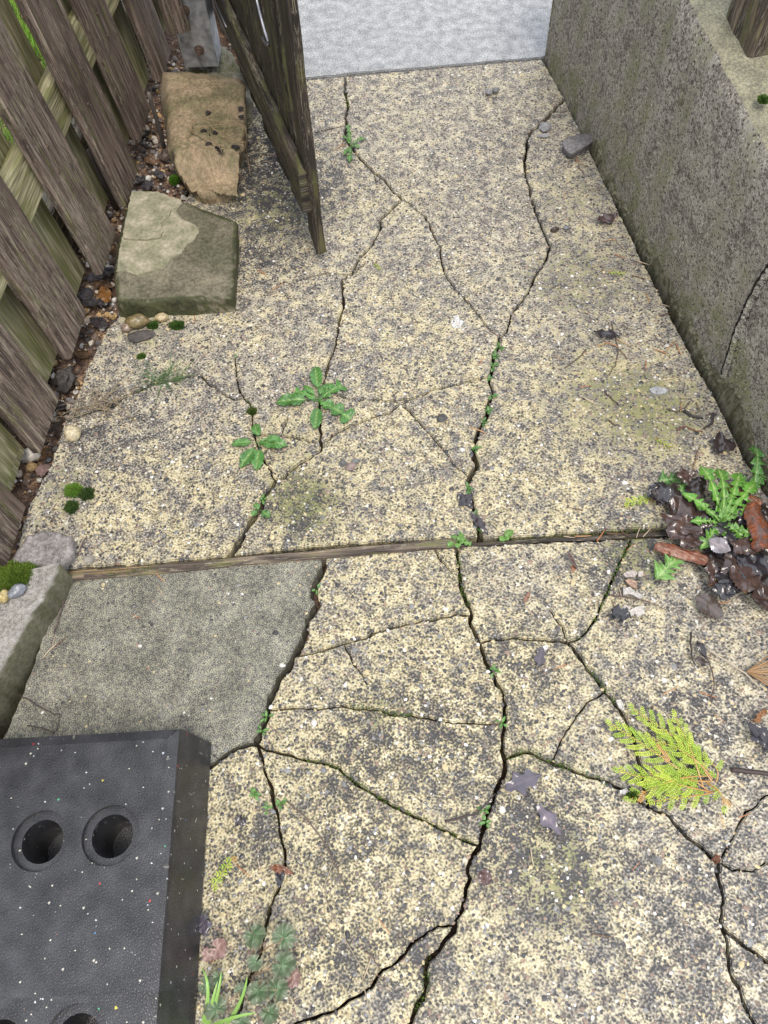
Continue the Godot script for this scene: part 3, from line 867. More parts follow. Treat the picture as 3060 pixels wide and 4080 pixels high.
func build_wall():
	# rendered retaining wall: face follows the path edge, top falls gently towards the near end
	var a := Vector2(0.441, -1.875)
	var b := Vector2(0.7, -0.28)
	var n := 110
	var hn := 22
	var t := thing("retaining_wall", "grey rendered concrete retaining wall with green algae and a jagged crack", "wall")
	var dir := (b - a).normalized()
	var out := Vector2(dir.y, -dir.x)
	if out.x > 0:
		out = -out
	var L := (b - a).length()
	var top_at := func(s: float):
		return 0.488 - 0.135 * s
	# crack through the render
	var crk := pl([1.02, 0.34, 1.001, 0.312, 0.989, 0.255, 0.984, 0.225, 0.984, 0.185, 0.987, 0.147, 0.989, 0.116, 0.998, 0.079, 1.004, 0.057, 1.007, 0.032])
	var rows := []
	var st := begin()
	var pos := []
	for j in hn + 1:
		var r := []
		for i in n + 1:
			var s := L * i / n
			var h: float = top_at.call(s) * j / hn
			var p := a + dir * s
			var o := 0.004 * noise.get_noise_2d(s * 14.0, h * 14.0) + 0.0018 * noise.get_noise_2d(s * 70.0, h * 70.0)
			if j == hn:
				o -= 0.008
			elif j == hn - 1:
				o -= 0.0015
			p += out * o
			r.append([Vector3(p.x, h - 0.05 * (1.0 if j == 0 else 0.0), p.y), Vector2(s / 1.65, 1.0 - h / 0.5)])
		pos.append(r)
	var face_part := func(lo: int, hi: int, keep: Callable):
		var q := begin()
		for j in hn:
			for i in range(lo, hi):
				if not keep.call(i, j):
					continue
				for e in [[j, i], [j + 1, i + 1], [j, i + 1], [j, i], [j + 1, i], [j + 1, i + 1]]:
					var v = pos[e[0]][e[1]]
					q.set_uv(v[1])
					q.add_vertex(v[0])
		return finish(q)
	part("render", face_part.call(0, n, func(_i, _j): return true), M.wall, t)
	# crack as a narrow dark slit: two raised lips of broken render with a dark strip between
	var lip := begin(false)
	var cj := jag(crk, 0.006, 0.0025, 5)
	for i in cj.size() - 1:
		for side in [-1.0, 1.0]:
			var w0: float = 0.0034 + 0.0016 * noise.get_noise_2d(i * 0.6, side * 9.0)
			var at := func(k: int, off: float, lift: float):
				var q := cj[k]
				var p: Vector2 = a + dir * (q.x + off * float(side)) + out * lift
				return Vector3(p.x, q.y, p.y)
			var q0 = at.call(i, w0, 0.0066)
			var q1 = at.call(i + 1, w0, 0.0066)
			var o0 = at.call(i, 0.012, 0.0015)
			var o1 = at.call(i + 1, 0.012, 0.0015)
			var e0 = at.call(i, w0 * 0.6, -0.004)
			var e1 = at.call(i + 1, w0 * 0.6, -0.004)
			for v in ([q0, q1, o1, q0, o1, o0, e0, e1, q1, e0, q1, q0]):
				var d := Vector2(v.x, v.z) - a
				lip.set_uv(Vector2(d.dot(dir) / 1.65, 1.0 - v.y / 0.5))
				lip.add_vertex(v)
	part("crack_edge", finish(lip), M.wall, t)
	var gap := begin(false)  # shade inside the crack, painted as a dark strip on the solid face
	for i in cj.size() - 1:
		var p0 := a + dir * cj[i].x + out * 0.0046
		var p1 := a + dir * cj[i + 1].x + out * 0.0046
		var d2 := dir * 0.0046
		for v in [Vector3(p0.x - d2.x, cj[i].y, p0.y - d2.y), Vector3(p1.x - d2.x, cj[i + 1].y, p1.y - d2.y), Vector3(p1.x + d2.x, cj[i + 1].y, p1.y + d2.y), Vector3(p0.x - d2.x, cj[i].y, p0.y - d2.y), Vector3(p1.x + d2.x, cj[i + 1].y, p1.y + d2.y), Vector3(p0.x + d2.x, cj[i].y, p0.y + d2.y)]:
			gap.add_vertex(v)
	var gm := std(0.95)
	gm.albedo_color = Color(0.12, 0.11, 0.09)
	part("crack_shade", finish(gap), gm, t)
	# top of the wall and its far end
	var cap := begin()
	var wd := 0.34
	var ncap := 90
	for i in ncap:
		for k in 12:
			var f := func(ii: int, kk: int):
				var s := L * ii / ncap
				var p: Vector2 = a + dir * s - out * (-0.008 + 0.008 + wd * kk / 12.0)
				if kk == 0:
					p = a + dir * s + out * -0.0082
				return Vector3(p.x, top_at.call(s) + 0.004 * noise.get_noise_2d(s * 25.0, kk * 0.8) - (0.004 if kk == 0 else 0.0), p.y)
			quad(cap, f.call(i, k), f.call(i + 1, k), f.call(i + 1, k + 1), f.call(i, k + 1))
	part("cap", finish(cap), M.cap, t)
	var en := begin()
	var e0 := a + out * 0.0
	var e1 := a - out * wd
	quad(en, Vector3(e1.x, -0.05, e1.y), Vector3(e0.x, -0.05, e0.y), Vector3(e0.x - 0.004, 0.484, e0.y), Vector3(e1.x, 0.484, e1.y))
	part("end_face", finish(en), M.cap, t)
	for e in [[0.47, 0.11, 0.006, 0.028], [0.5, 0.05, 0.005, 0.014], [0.93, 0.06, 0.012, 0.01], [0.62, 0.3, 0.004, 0.012]]:
		var cp: Vector2 = a + dir * float(e[0]) + out * 0.001
		var cm := pebble_mesh(Vector3(0.003, e[3], e[2]), int(e[0] * 100), 0.5, Color(0.55, 0.51, 0.4), Color(0.3, 0.28, 0.18), 5, 14)
		var co := part("chip", cm, M.stone, t, Vector3(cp.x, e[1], cp.y))
		co.rotation.y = atan2(dir.x, dir.y)
	# broken mortar fillet along the foot
	var fr := []
	var fc := []
	for i in 420:
		var s := 0.35 + (L - 0.35) * i / 419.0
		var p := a + dir * s
		var w := 0.005 + 0.003 * noise.get_noise_1d(s * 30.0) + 0.005 * noise.get_noise_1d(s * 8.0 + 9.0)
		w = max(w, 0.0015)
		var hh := 0.02 + 0.03 * noise.get_noise_1d(s * 9.0 + 40.0) + 0.006 * noise.get_noise_1d(s * 28.0) + 0.008 * smoothstep(0.5, 1.2, s)
		hh = max(hh, 0.006)
		var r := PackedVector3Array()
		var c := PackedColorArray()
		for k in 7:
			var u := k / 6.0
			var off: float = [w * 1.1, w * 1.05, w, w * 0.9, w * 0.8, 0.002, -0.006][k]
			var y: float = [-0.04, 0.0, hh * 0.3, hh * 0.8, hh * 0.95, hh * 1.08, hh * 1.12][k]
			off += 0.003 * noise.get_noise_2d(s * 90.0, k * 2.0)
			y += 0.003 * noise.get_noise_2d(s * 110.0, k * 2.0 + 60.0)
			r.append(Vector3(p.x + out.x * off, y, p.y + out.y * off))
			var gnz := noise.get_noise_2d(s * 60.0, k * 0.9) + 0.6 * noise.get_noise_2d(s * 200.0, k * 2.0)
			c.append(Color(0.36, 0.33, 0.24).lerp(Color(0.13, 0.13, 0.065), clampf(gnz * 1.8 + 0.5, 0, 1)))
		fr.append(r)
		fc.append(c)
	part("mortar_fillet", grid_mesh(fr, fc, false, false, true), M.stone, t)

# ---------------------------------------------------------------- fence
func build_fence():
	var b := Vector3(-0.592, 0.03, -0.574)
	var d := Vector3(0.1051, 0, -0.9945).normalized()
	var nr := Vector3(-0.9945, 0, -0.1051).normalized()
	var le := deg_to_rad(6.3)
	var u := Vector3.UP * cos(le) + nr * sin(le)
	var pn := d.cross(u).normalized()
	if pn.x < 0:
		pn = -pn
	var bas := Basis(d, u, d.cross(u))
	var t := thing("picket_fence", "weathered double-sided picket fence of dark brown and olive boards leaning from the path", "fence", b)
	var k := 0
	var front := [-0.215, 0.0, 0.224, 0.427, 0.639, 0.831, 1.044, 1.257, 1.472, 1.69, 1.9]
	var shift := [0.0, 0.0, 0.006, 0.005, -0.004, -0.01, 0.007, 0.0, 0.0, 0.0, 0.0]
	for s in front:
		k += 1
		var flaky: bool = k in [3, 4, 5]
		var o := part("picket", board_mesh(0.98, 0.119, 0.018, k, 0.003, 0.0014), M.picket_flaky if flaky else M.picket, t)
		var turn := Basis(Vector3.BACK, rng.randf_range(-0.008, 0.008))
		o.transform = Transform3D(bas * turn, d * (s + 0.06) - pn * (0.009 + shift[k - 1]) + u * rng.randf_range(-0.003, 0.003))
		if k == 5:
			o.set_meta("label", "brown board with a pale lichen-crusted knot and flaking stain")
		for y in [0.2, 0.245]:
			var nl := begin()
			tube(nl, [Vector3.ZERO, pn * 0.0012], 0.0032, 0.0028, 8)
			var nail := part("nail_head", finish(nl), M.rust, o)
			nail.transform = Transform3D(bas.inverse(), Vector3(rng.randf_range(-0.02, 0.02), y, 0.0102 if bas.z.dot(pn) > 0 else -0.0102))
	for s in [-0.306, -0.088, 0.13, 0.349, 0.564, 0.78, 0.999, 1.217, 1.43, 1.65, 1.87]:
		k += 1
		var o := part("picket", board_mesh(0.98, 0.119, 0.018, k, 0.003, 0.0014), M.picket_olive, t)
		o.transform = Transform3D(bas, d * (s + 0.0595) - pn * 0.062 - u * 0.022)
	for h in [0.178, 0.8]:
		k += 1
		var o := part("rail", board_mesh(2.5, 0.088, 0.032, k, 0.009, 0.001), M.picket_olive, t)
		o.transform = Transform3D(Basis(u, d, u.cross(d)), u * (h + 0.044) - pn * 0.037 - d * 0.4)
	# the last board hangs in front of the post anchor, its lower corners cut off
	var lw0 := Vector3(-0.3919, 0.14, -1.8317)
	var lb := part("picket", board_mesh(0.5, 0.05, 0.018, 60, 0.006, 0.0014), M.picket, t)
	lb.transform = Transform3D(Basis(Vector3(1, 0.07, 0).normalized(), Vector3(-0.07, 1, 0).normalized(), Vector3.BACK), lw0 - b)
	# carved knot with a pale crust
	var kn := pebble_mesh(Vector3(0.014, 0.022, 0.003), 8, 0.3, Color(0.16, 0.13, 0.11), Color(0.4, 0.39, 0.34), 0, 14)
	var kk := part("knot", kn, M.stone, t)
	kk.transform = Transform3D(bas, d * 0.711 + u * 0.3 + pn * 0.0005)
	# board, pale kerb and lawn on the far side of the fence
	var gb := thing("edging_board", "wet brown timber edging board standing behind the pickets", "board", b - pn * 0.12 + Vector3(0, -0.07, 0))
	var eb := part("plank", board_mesh(2.6, 0.13, 0.022, 70, 0.003, 0.001), M.old_wood, gb)
	eb.transform = Transform3D(Basis(Vector3.UP, d, Vector3.UP.cross(d)), Vector3.UP * 0.065 - d * 0.4)
	var wk := begin()
	box_to(wk, Vector3(-0.035, -0.06, -2.4), Vector3(0.035, 0.035, 0.6), 0.006)
	var wkm := finish(wk)
	var wo := solo("edging_stone", wkm, M.white, "white edging stone strip between the fence and the lawn", "edging", Vector3(b.x - 0.225, 0, b.z))
	wo.rotation.y = atan2(-d.x, -d.z)
	# lawn: soil sheet plus blades
	var lw := begin()
	for i in 26000:
		var s := rng.randf_range(0.2, 2.4)
		var off := rng.randf_range(0.27, 0.95)
		if s < 0.55 and off > 0.5:
			continue
		var p := Vector3(b.x, -0.03, b.z) + d * s + nr * off
		var a := rng.randf() * TAU
		var hgt := rng.randf_range(0.02, 0.045)
		var lean := Vector3(cos(a), 0, sin(a)) * hgt * rng.randf_range(0.2, 0.9)
		var w := Vector3(-sin(a), 0, cos(a)) * 0.0016
		var c := Color(0.13, 0.3, 0.035).lerp(Color(0.26, 0.42, 0.06), rng.randf())
		tric(lw, p - w, p + w, p + lean + Vector3.UP * hgt, c, c, c)
	var lo := part("lawn", finish(lw), M.lawn, self)
	lo.set_meta("kind", "stuff")
	tag(lo, "bright green lawn seen through the fence gaps", "grass")
	lo.set_meta("kind", "stuff")
	# chicken wire along the back of the fence
	var cw := begin()
	for r in 9:
		for c in 34:
			var s := 0.3 + c * 0.05 + (0.025 if r % 2 else 0.0)
			var h := -0.04 + r * 0.034
			var p0 := d * s + u * h - pn * 0.078
			tube(cw, [p0, p0 + u * 0.015], 0.0006, 0.0006, 3)
			tube(cw, [p0 + u * 0.015, p0 + d * 0.025 + u * 0.034 - pn * 0.002], 0.0006, 0.0006, 3)
			tube(cw, [p0 + u * 0.015, p0 - d * 0.025 + u * 0.034], 0.0006, 0.0006, 3)
	var cwo := solo("chicken_wire", finish(cw), M.rust, "thin rusty chicken wire netting stapled behind the pickets", "netting", b)
	cwo.set_meta("label", "thin rusty wire netting stapled behind the fence pickets")

# ---------------------------------------------------------------- gate
func build_gate():
	var T := Vector3(-0.083, 0.03, -1.25)
	var g := Vector3(-0.277, 0, -0.961).normalized()
	var lf := Vector3(-0.961, 0, 0.277).normalized()
	var t := thing("garden_gate", "dark weathered picket gate swung open over the path, seen edge-on", "gate", T)
	var bas := Basis(g, Vector3.UP, g.cross(Vector3.UP))
	var k := 100
	for s in [0.0, 0.113, 0.226, 0.34, 0.455, 0.57]:
		k += 1
		var o := part("picket", board_mesh(1.0, 0.078, 0.02, k, 0.003, 0.0025), M.gate_pale if k % 2 == 0 else M.gate_wood, t)
		o.transform = Transform3D(bas * Basis(Vector3.UP, rng.randf_range(-0.07, 0.07)), g * (s + 0.039) + lf * 0.0095 - Vector3(0, 0.006 * (k % 3), 0))
	for h in [0.09, 0.72]:
		k += 1
		var o := part("rail", board_mesh(0.74, 0.086, 0.017, k, 0.003, 0.0014), M.gate_pale, t)
		o.transform = Transform3D(Basis(Vector3.UP, g, Vector3.UP.cross(g)), lf * 0.0285 + Vector3.UP * (h + 0.043) + g * 0.004)
	# bent wire hook hanging on the boards
	var hk := begin()
	var pts := [Vector3(-0.1639, 0.3919, -1.4665), Vector3(-0.1625, 0.3745, -1.4619), Vector3(-0.1588, 0.3603, -1.4489), Vector3(-0.1555, 0.3482, -1.4376), Vector3(-0.1504, 0.3421, -1.4198), Vector3(-0.1492, 0.3388, -1.4156), Vector3(-0.1556, 0.3263, -1.4378), Vector3(-0.1619, 0.3206, -1.4597), Vector3(-0.1643, 0.3226, -1.468)]
	var q := []
	for i in pts.size():
		q.append(pts[i] + lf * 0.006)
	tube(hk, q, 0.0026, 0.0026, 8)
	solo("wire_hook", finish(hk), M.steel, "shiny bent galvanised wire hook hanging on the gate boards", "hook")
	var hw := begin()
	var q2 := []
	for p in [Vector3(-0.3127, 0.1653, -1.9189), Vector3(-0.3027, 0.1593, -1.8844), Vector3(-0.2898, 0.161, -1.8396), Vector3(-0.2773, 0.1627, -1.796)]:
		q2.append(p + lf * 0.005)
	tube(hw, q2, 0.0022, 0.0022, 8)
	solo("wire_latch", finish(hw), M.steel, "straight galvanised wire latch lying against the gate rail", "latch")

# ---------------------------------------------------------------- post anchor
func build_anchor():
	var o := Vector3(-0.404, 0.045, -1.852)
	var t := thing("post_anchor", "galvanised steel U-shaped post anchor with two rusty bolts", "post anchor", o, -0.03)
	var w := 0.078
	var dp := 0.074
	var p := begin(false)
	box_to(p, Vector3(0, 0, -0.004), Vector3(w, 0.158, 0), 0.0008)
	part("front_plate", finish(p), M.zinc, t)
	for x in [0.0, w - 0.004]:
		var q := begin(false)
		box_to(q, Vector3(x, 0.0, -dp), Vector3(x + 0.004, 0.2, -0.0042), 0.0008)
		part("side_plate", finish(q), M.zinc, t)
	for bp in [Vector3(0.03, 0.128, 0), Vector3(0.042, 0.04, 0)]:
		var bl := begin(false)
		var ring := func(r: float, z0: float, z1: float, n: int):
			tube(bl, [bp + Vector3(0, 0, z0), bp + Vector3(0, 0, z1)], r, r, n)
		ring.call(0.011, 0.0, 0.0016, 16)
		ring.call(0.0085, 0.0016, 0.0085, 6)
		ring.call(0.0045, 0.0085, 0.017, 10)
		part("bolt", finish(bl), M.rust, t)
	var leg := begin(false)
	box_to(leg, Vector3(0.028, -0.09, -0.03), Vector3(0.04, 0.0, -0.022), 0.001)
	part("ground_spike", finish(leg), M.zinc, t)
	var post := thing("fence_post", "square brown gate post clamped in the steel anchor", "post", o + Vector3(0.039, 0.012, -0.041), -0.03)
	part("timber", board_mesh(1.1, 0.066, 0.064, 140, 0.004, 0.001), M.old_wood, post)
	# lichen-covered footing
	var out := pl([-0.4124, -1.7958, -0.413, -1.8768, -0.3951, -1.9349, -0.3425, -1.9934, -0.3064, -1.9456, -0.2721, -1.8674, -0.2509, -1.7899, -0.2512, -1.7038, -0.2946, -1.6909, -0.3694, -1.7143])
	var f := rock_mesh(out, out, 0.05, 31, Color(0.36, 0.35, 0.3), Color(0.17, 0.17, 0.08), 0.006, 0.05)
	solo("concrete_footing", f, M.stone, "rough grey concrete footing with yellow-green lichen under the post anchor", "footing", Vector3(0, -0.03, 0))

# ---------------------------------------------------------------- stones
func radius_at(p: PackedVector2Array, c: Vector2, an: float) -> float:
	var e := c + Vector2(cos(an), sin(an)) * 5.0
	var best := 0.01
	for i in p.size():
		var h = Geometry2D.segment_intersects_segment(c, e, p[i], p[(i + 1) % p.size()])
		if h != null:
			best = max(best, (h - c).length())
	return best

# rock between a base outline (y = 0) and a top outline (y = height)
func rock_mesh(base: PackedVector2Array, top: PackedVector2Array, height: float, sd: int, ca: Color, cb: Color, rough := 0.004, crown := 0.0, round := 0.006, chip := Vector2.ZERO, algae := 0.0) -> ArrayMesh:
	var c := Vector2.ZERO
	for v in top:
		c += v
	c /= top.size()
	var n := 200
	var rows := []
	var cols := []
	var rb := []
	var rt := []
	for j in n:
		var an := TAU * j / n
		rb.append(radius_at(base, c, an))
		rt.append(radius_at(top, c, an))
	var prof := [[0.0, -0.03, 0.0], [0.0, 0.0, 0.0], [0.12, 0.2, 0.0], [0.3, 0.45, 0.0], [0.6, 0.7, 0.0], [0.85, 0.9, 0.0], [1.0, 1.0, round], [1.0, 1.02, round * 2.5]]
	for k in 30:
		prof.append([1.0, 1.02, -(1.0 - (k + 1) / 30.0)])
	for e in prof:
		var r := PackedVector3Array()
		var cr := PackedColorArray()
		for j in n:
			var an := TAU * j / n
			var rad: float
			if e[2] < 0.0 or (e[0] == 1.0 and e[2] == 0.0):
				rad = (rt[j] - round * 3.0) * (-e[2])
			else:
				rad = lerp(rb[j], rt[j], e[0]) - e[2]
			var y: float = height * e[1]
			if e[2] < 0.0:
				y += crown * (1.0 - e[2] * e[2]) * height
			var q := Vector3(c.x + cos(an) * rad, y, c.y + sin(an) * rad)
			var dn := noise.get_noise_3d(q.x * 26.0 + sd, q.y * 50.0, q.z * 26.0) + 0.55 * noise.get_noise_3d(q.x * 90.0 + sd, q.y * 120.0, q.z * 90.0) + 0.3 * noise.get_noise_3d(q.x * 260.0 + sd, q.y * 260.0, q.z * 260.0)
			if e[2] < 0.0:
				q.y += dn * rough
			else:
				q += Vector3(cos(an), 0.2, sin(an)) * dn * rough * 1.3
			if chip.y > 0.0 and q.z > chip.x:
				q.y = min(q.y, max(height - (q.z - chip.x) * chip.y, height * 0.42) + 0.006 * noise.get_noise_2d(q.x * 60.0, q.z * 60.0))
			r.append(q)
			var m := clampf(0.5 + noise.get_noise_3d(q.x * 9.0 + sd, q.y * 9.0, q.z * 9.0) * 1.2 + noise.get_noise_3d(q.x * 60.0, q.y * 60.0 + sd, q.z * 60.0) * 0.7, 0, 1)
			var cc := ca.lerp(cb, m)
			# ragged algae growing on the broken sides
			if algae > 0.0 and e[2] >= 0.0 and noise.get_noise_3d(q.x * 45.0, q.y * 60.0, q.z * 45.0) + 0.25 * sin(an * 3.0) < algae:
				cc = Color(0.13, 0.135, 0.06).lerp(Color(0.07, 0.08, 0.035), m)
			cr.append(cc)
		rows.append(r)
		cols.append(cr)
	return grid_mesh(rows, cols, true, true, true)

# thin plate with broken edges lying at height y
func plate_mesh(p: PackedVector2Array, y0: float, thick: float, sd: int) -> ArrayMesh:
	var closed := p.duplicate()
	closed.append(p[0])
	var q := jag(closed, 0.005, 0.0016, sd)
	q.remove_at(q.size() - 1)
	if area(q) < 0:
		q.reverse()
	var idx := Geometry2D.triangulate_polygon(q)
	var st := begin(false)
	st.set_color(Color.WHITE)
	var n := q.size()
	var yt := func(v: Vector2):
		return y0 + thick + 0.0012 * noise.get_noise_2d(v.x * 60.0 + sd, v.y * 60.0)
	for i in range(0, idx.size(), 3):
		var a := Vector3(q[idx[i]].x, yt.call(q[idx[i]]), q[idx[i]].y)
		var b := Vector3(q[idx[i + 1]].x, yt.call(q[idx[i + 1]]), q[idx[i + 1]].y)
		var c := Vector3(q[idx[i + 2]].x, yt.call(q[idx[i + 2]]), q[idx[i + 2]].y)
		if (b - a).cross(c - a).y > 0:
			tri(st, a, b, c)
		else:
			tri(st, a, c, b)
	for i in n:
		var k := (i + 1) % n
		var a := Vector3(q[i].x, yt.call(q[i]), q[i].y)
		var b := Vector3(q[k].x, yt.call(q[k]), q[k].y)
		var lo := Vector3(0, y0 - 0.002, 0)
		quad(st, Vector3(b.x, lo.y, b.z), Vector3(a.x, lo.y, a.z), a, b)
	return finish(st)

func pebble(called: String, at: Vector3, r: Vector3, sd: int, ca: Color, cb: Color, label: String, cat: String, turn := 0.0, facet := 0, amp := 0.2, group := ""):
	var o := solo(called, pebble_mesh(r, sd, amp, ca, cb, facet), M.pebble if facet == 0 else M.stone, label, cat, at + Vector3(0, r.y * 0.8, 0), group)
	o.rotation.y = turn
	return o

func build_stones():
	# long sandstone lump by the gate
	var b0 := pl([-0.4777, -1.8922, -0.4055, -1.8911, -0.3087, -1.862, -0.2683, -1.8419, -0.2646, -1.7704, -0.2598, -1.6111, -0.2651, -1.5876, -0.2703, -1.5645, -0.2766, -1.4962, -0.2816, -1.4521, -0.2956, -1.4358, -0.3394, -1.4321, -0.3677, -1.4577, -0.3835, -1.4856, -0.4079, -1.5421, -0.4277, -1.5857, -0.443, -1.6691, -0.4669, -1.7955])
	var b1 := pl([-0.4366, -1.8033, -0.3831, -1.7913, -0.2916, -1.7637, -0.2555, -1.7448, -0.254, -1.6773, -0.2483, -1.5263, -0.2565, -1.5119, -0.2596, -1.4942, -0.2674, -1.4508, -0.2659, -1.4163, -0.2916, -1.4212, -0.3161, -1.4376, -0.3422, -1.4455, -0.3624, -1.4357, -0.3817, -1.4634, -0.3979, -1.4986, -0.408, -1.5739, -0.424, -1.6926])
	var s := thing("sandstone_boulder", "long tan sandstone block with a chipped end and green film beside the gate", "stone")
	var sm := triplanar(std(0.8), 0.3)
	sm.vertex_color_use_as_albedo = true
	sm.albedo_texture = M.grain_tex
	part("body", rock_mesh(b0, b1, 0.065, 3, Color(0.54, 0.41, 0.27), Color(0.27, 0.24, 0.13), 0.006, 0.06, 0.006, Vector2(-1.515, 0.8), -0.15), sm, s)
	# flat flagstone with scaling layers
	var f0 := pl([-0.4873, -1.1258, -0.4543, -1.1174, -0.3844, -1.1218, -0.337, -1.1183, -0.2633, -1.1224, -0.2637, -1.3049, -0.269, -1.3641, -0.3234, -1.3909, -0.3874, -1.4317, -0.4409, -1.4608, -0.4988, -1.467, -0.5095, -1.3778, -0.5129, -1.2832, -0.5095, -1.2311])
	var f1 := pl([-0.483, -1.4304, -0.4269, -1.4243, -0.3749, -1.3946, -0.3128, -1.3548, -0.2619, -1.3262, -0.2598, -1.2343, -0.26, -1.1177, -0.3394, -1.1213, -0.3908, -1.1216, -0.434, -1.1189, -0.4783, -1.1258, -0.4899, -1.1943, -0.4914, -1.2536, -0.4874, -1.3403])
	var f := thing("flagstone", "thick grey-green sandstone flag with scaling layers lying on the path edge", "stone")
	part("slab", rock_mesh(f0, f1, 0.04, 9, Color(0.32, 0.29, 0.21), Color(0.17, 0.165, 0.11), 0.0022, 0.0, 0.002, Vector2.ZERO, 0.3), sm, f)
	var fm := triplanar(std(0.8), 0.3)
	fm.albedo_texture = speckle_texture(81, 512, ramp_lut([[0, [98, 100, 78]], [90, [132, 131, 106]], [150, [154, 148, 126]], [200, [172, 162, 144]], [255, [200, 190, 174]]]), 0.6, 0.5, 0.7)
	var l2 := pl([-0.4824, -1.4276, -0.4265, -1.423, -0.3805, -1.3966, -0.3759, -1.3864, -0.3871, -1.361, -0.3742, -1.3395, -0.343, -1.3195, -0.3359, -1.2963, -0.3446, -1.2759, -0.3584, -1.264, -0.3659, -1.2427, -0.3854, -1.2277, -0.3952, -1.2059, -0.4177, -1.1976, -0.447, -1.1875, -0.4745, -1.2033, -0.4868, -1.2017, -0.4891, -1.2524, -0.486, -1.339])
	part("scale", plate_mesh(l2, 0.0405, 0.0035, 3), fm, f)
	var l1 := pl([-0.4813, -1.4252, -0.4263, -1.4192, -0.4125, -1.3927, -0.3958, -1.3623, -0.399, -1.3447, -0.414, -1.3243, -0.4065, -1.3024, -0.4122, -1.2844, -0.4346, -1.2797, -0.469, -1.285, -0.4832, -1.2887, -0.4847, -1.3354])
	part("scale", plate_mesh(l1, 0.044, 0.004, 7), fm, f)
	# kerb at the near left
	var inner := pl([-0.4955, -0.5703, -0.4979, -0.5587, -0.5022, -0.5367, -0.512, -0.5116, -0.5238, -0.4923, -0.5348, -0.4575, -0.5471, -0.4225, -0.5637, -0.382, -0.5856, -0.331, -0.6073, -0.2582])
	inner = jag(inner, 0.008, 0.0018, 4)
	var rows := []
	var cols := []
	for i in inner.size():
		var p := inner[i]
		var r := PackedVector3Array()
		var c := PackedColorArray()
		var offs := [-0.004, -0.001, 0.0, -0.003, -0.012, -0.03, -0.055, -0.08, -0.11, -0.15, -0.2]
		var ys := [-0.05, 0.0, 0.052, 0.058, 0.06, 0.06, 0.06, 0.06, 0.06, 0.06, 0.058]
		for k in offs.size():
			var nz := noise.get_noise_3d(p.x * 70.0, ys[k] * 70.0, p.y * 70.0 + k * 3.0)
			var x: float = p.x + offs[k]
			r.append(Vector3(x + (nz * 0.003 if k < 3 else 0.0), ys[k] + (nz * 0.0018 if k > 2 else 0.0), p.y - offs[k] * 0.25))
			var m := clampf(0.5 + nz * 1.2, 0, 1)
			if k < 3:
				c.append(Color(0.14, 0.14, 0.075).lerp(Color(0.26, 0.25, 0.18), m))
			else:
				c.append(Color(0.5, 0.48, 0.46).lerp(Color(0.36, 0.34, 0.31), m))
		rows.append(r)
		cols.append(c)
	var kb := thing("kerb", "grey concrete kerb with a green inner face left of the black block", "kerb")
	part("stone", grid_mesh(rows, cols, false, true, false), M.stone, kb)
	var ch := pl([-0.5895, -0.5869, -0.5806, -0.614, -0.5678, -0.6372, -0.5441, -0.6458, -0.5203, -0.6401, -0.5149, -0.6339, -0.4979, -0.6337, -0.4917, -0.6109, -0.4926, -0.5971, -0.5045, -0.5793, -0.5331, -0.5778, -0.5816, -0.5832])
	var chb := pl([-0.6036, -0.5853, -0.596, -0.6212, -0.583, -0.6457, -0.5578, -0.6579, -0.531, -0.651, -0.5241, -0.6455, -0.5053, -0.6409, -0.4994, -0.6202, -0.5, -0.6036, -0.5133, -0.583, -0.5455, -0.5817, -0.5946, -0.5847])
	solo("broken_concrete", rock_mesh(chb, ch, 0.05, 14, Color(0.52, 0.49, 0.49), Color(0.3, 0.28, 0.28), 0.003, 0.0, 0.003), M.stone, "broken grey concrete lump behind the mossy kerb end", "rubble", Vector3(0, -0.02, 0))
	# loose pebbles, each named by its look
	pebble("cobble", Vector3(-0.4481, 0, -1.1004), Vector3(0.022, 0.014, 0.014), 2, Color(0.44, 0.33, 0.16), Color(0.26, 0.22, 0.11), "mossy yellow-brown cobble against the flagstone's front edge", "pebble", 0.2)
	pebble("pebble", Vector3(-0.4031, 0, -1.1113), Vector3(0.0125, 0.008, 0.009), 3, Color(0.72, 0.56, 0.3), Color(0.78, 0.66, 0.44), "small cream pebble touching the flagstone's front edge", "pebble", 0.1)
	pebble("slate_chip", Vector3(-0.4395, 0, -1.0684), Vector3(0.027, 0.007, 0.012), 4, Color(0.09, 0.085, 0.085), Color(0.14, 0.12, 0.11), "dark grey slate chip in front of the yellow-brown cobble", "stone", 0.15, 4)
	pebble("pebble", Vector3(-0.4666, 0, -1.0912), Vector3(0.012, 0.008, 0.01), 5, Color(0.4, 0.28, 0.22), Color(0.5, 0.4, 0.32), "pinkish pebble half under the yellow-brown cobble", "pebble", 0.5)
	pebble("pebble", Vector3(-0.5341, 0, -0.8475), Vector3(0.0145, 0.012, 0.016), 6, Color(0.82, 0.7, 0.44), Color(0.86, 0.78, 0.58), "egg-shaped cream pebble alone on the slab edge", "pebble", 0.3)
	pebble("pebble", Vector3(-0.6211, -0.04, -0.8342), Vector3(0.019, 0.013, 0.014), 7, Color(0.82, 0.8, 0.76), Color(0.72, 0.62, 0.54), "large white pebble in the soil under a picket", "pebble", 0.1)
	pebble("pebble", Vector3(-0.6431, -0.04, -0.8416), Vector3(0.008, 0.006, 0.008), 8, Color(0.85, 0.83, 0.78), Color(0.8, 0.76, 0.7), "little white pebble beside the large white pebble", "pebble")
	pebble("stone_chip", Vector3(-0.6181, -0.04, -0.8113), Vector3(0.012, 0.008, 0.009), 9, Color(0.56, 0.38, 0.18), Color(0.42, 0.3, 0.16), "angular ochre stone in the soil below the large white pebble", "stone", 0.4, 5)
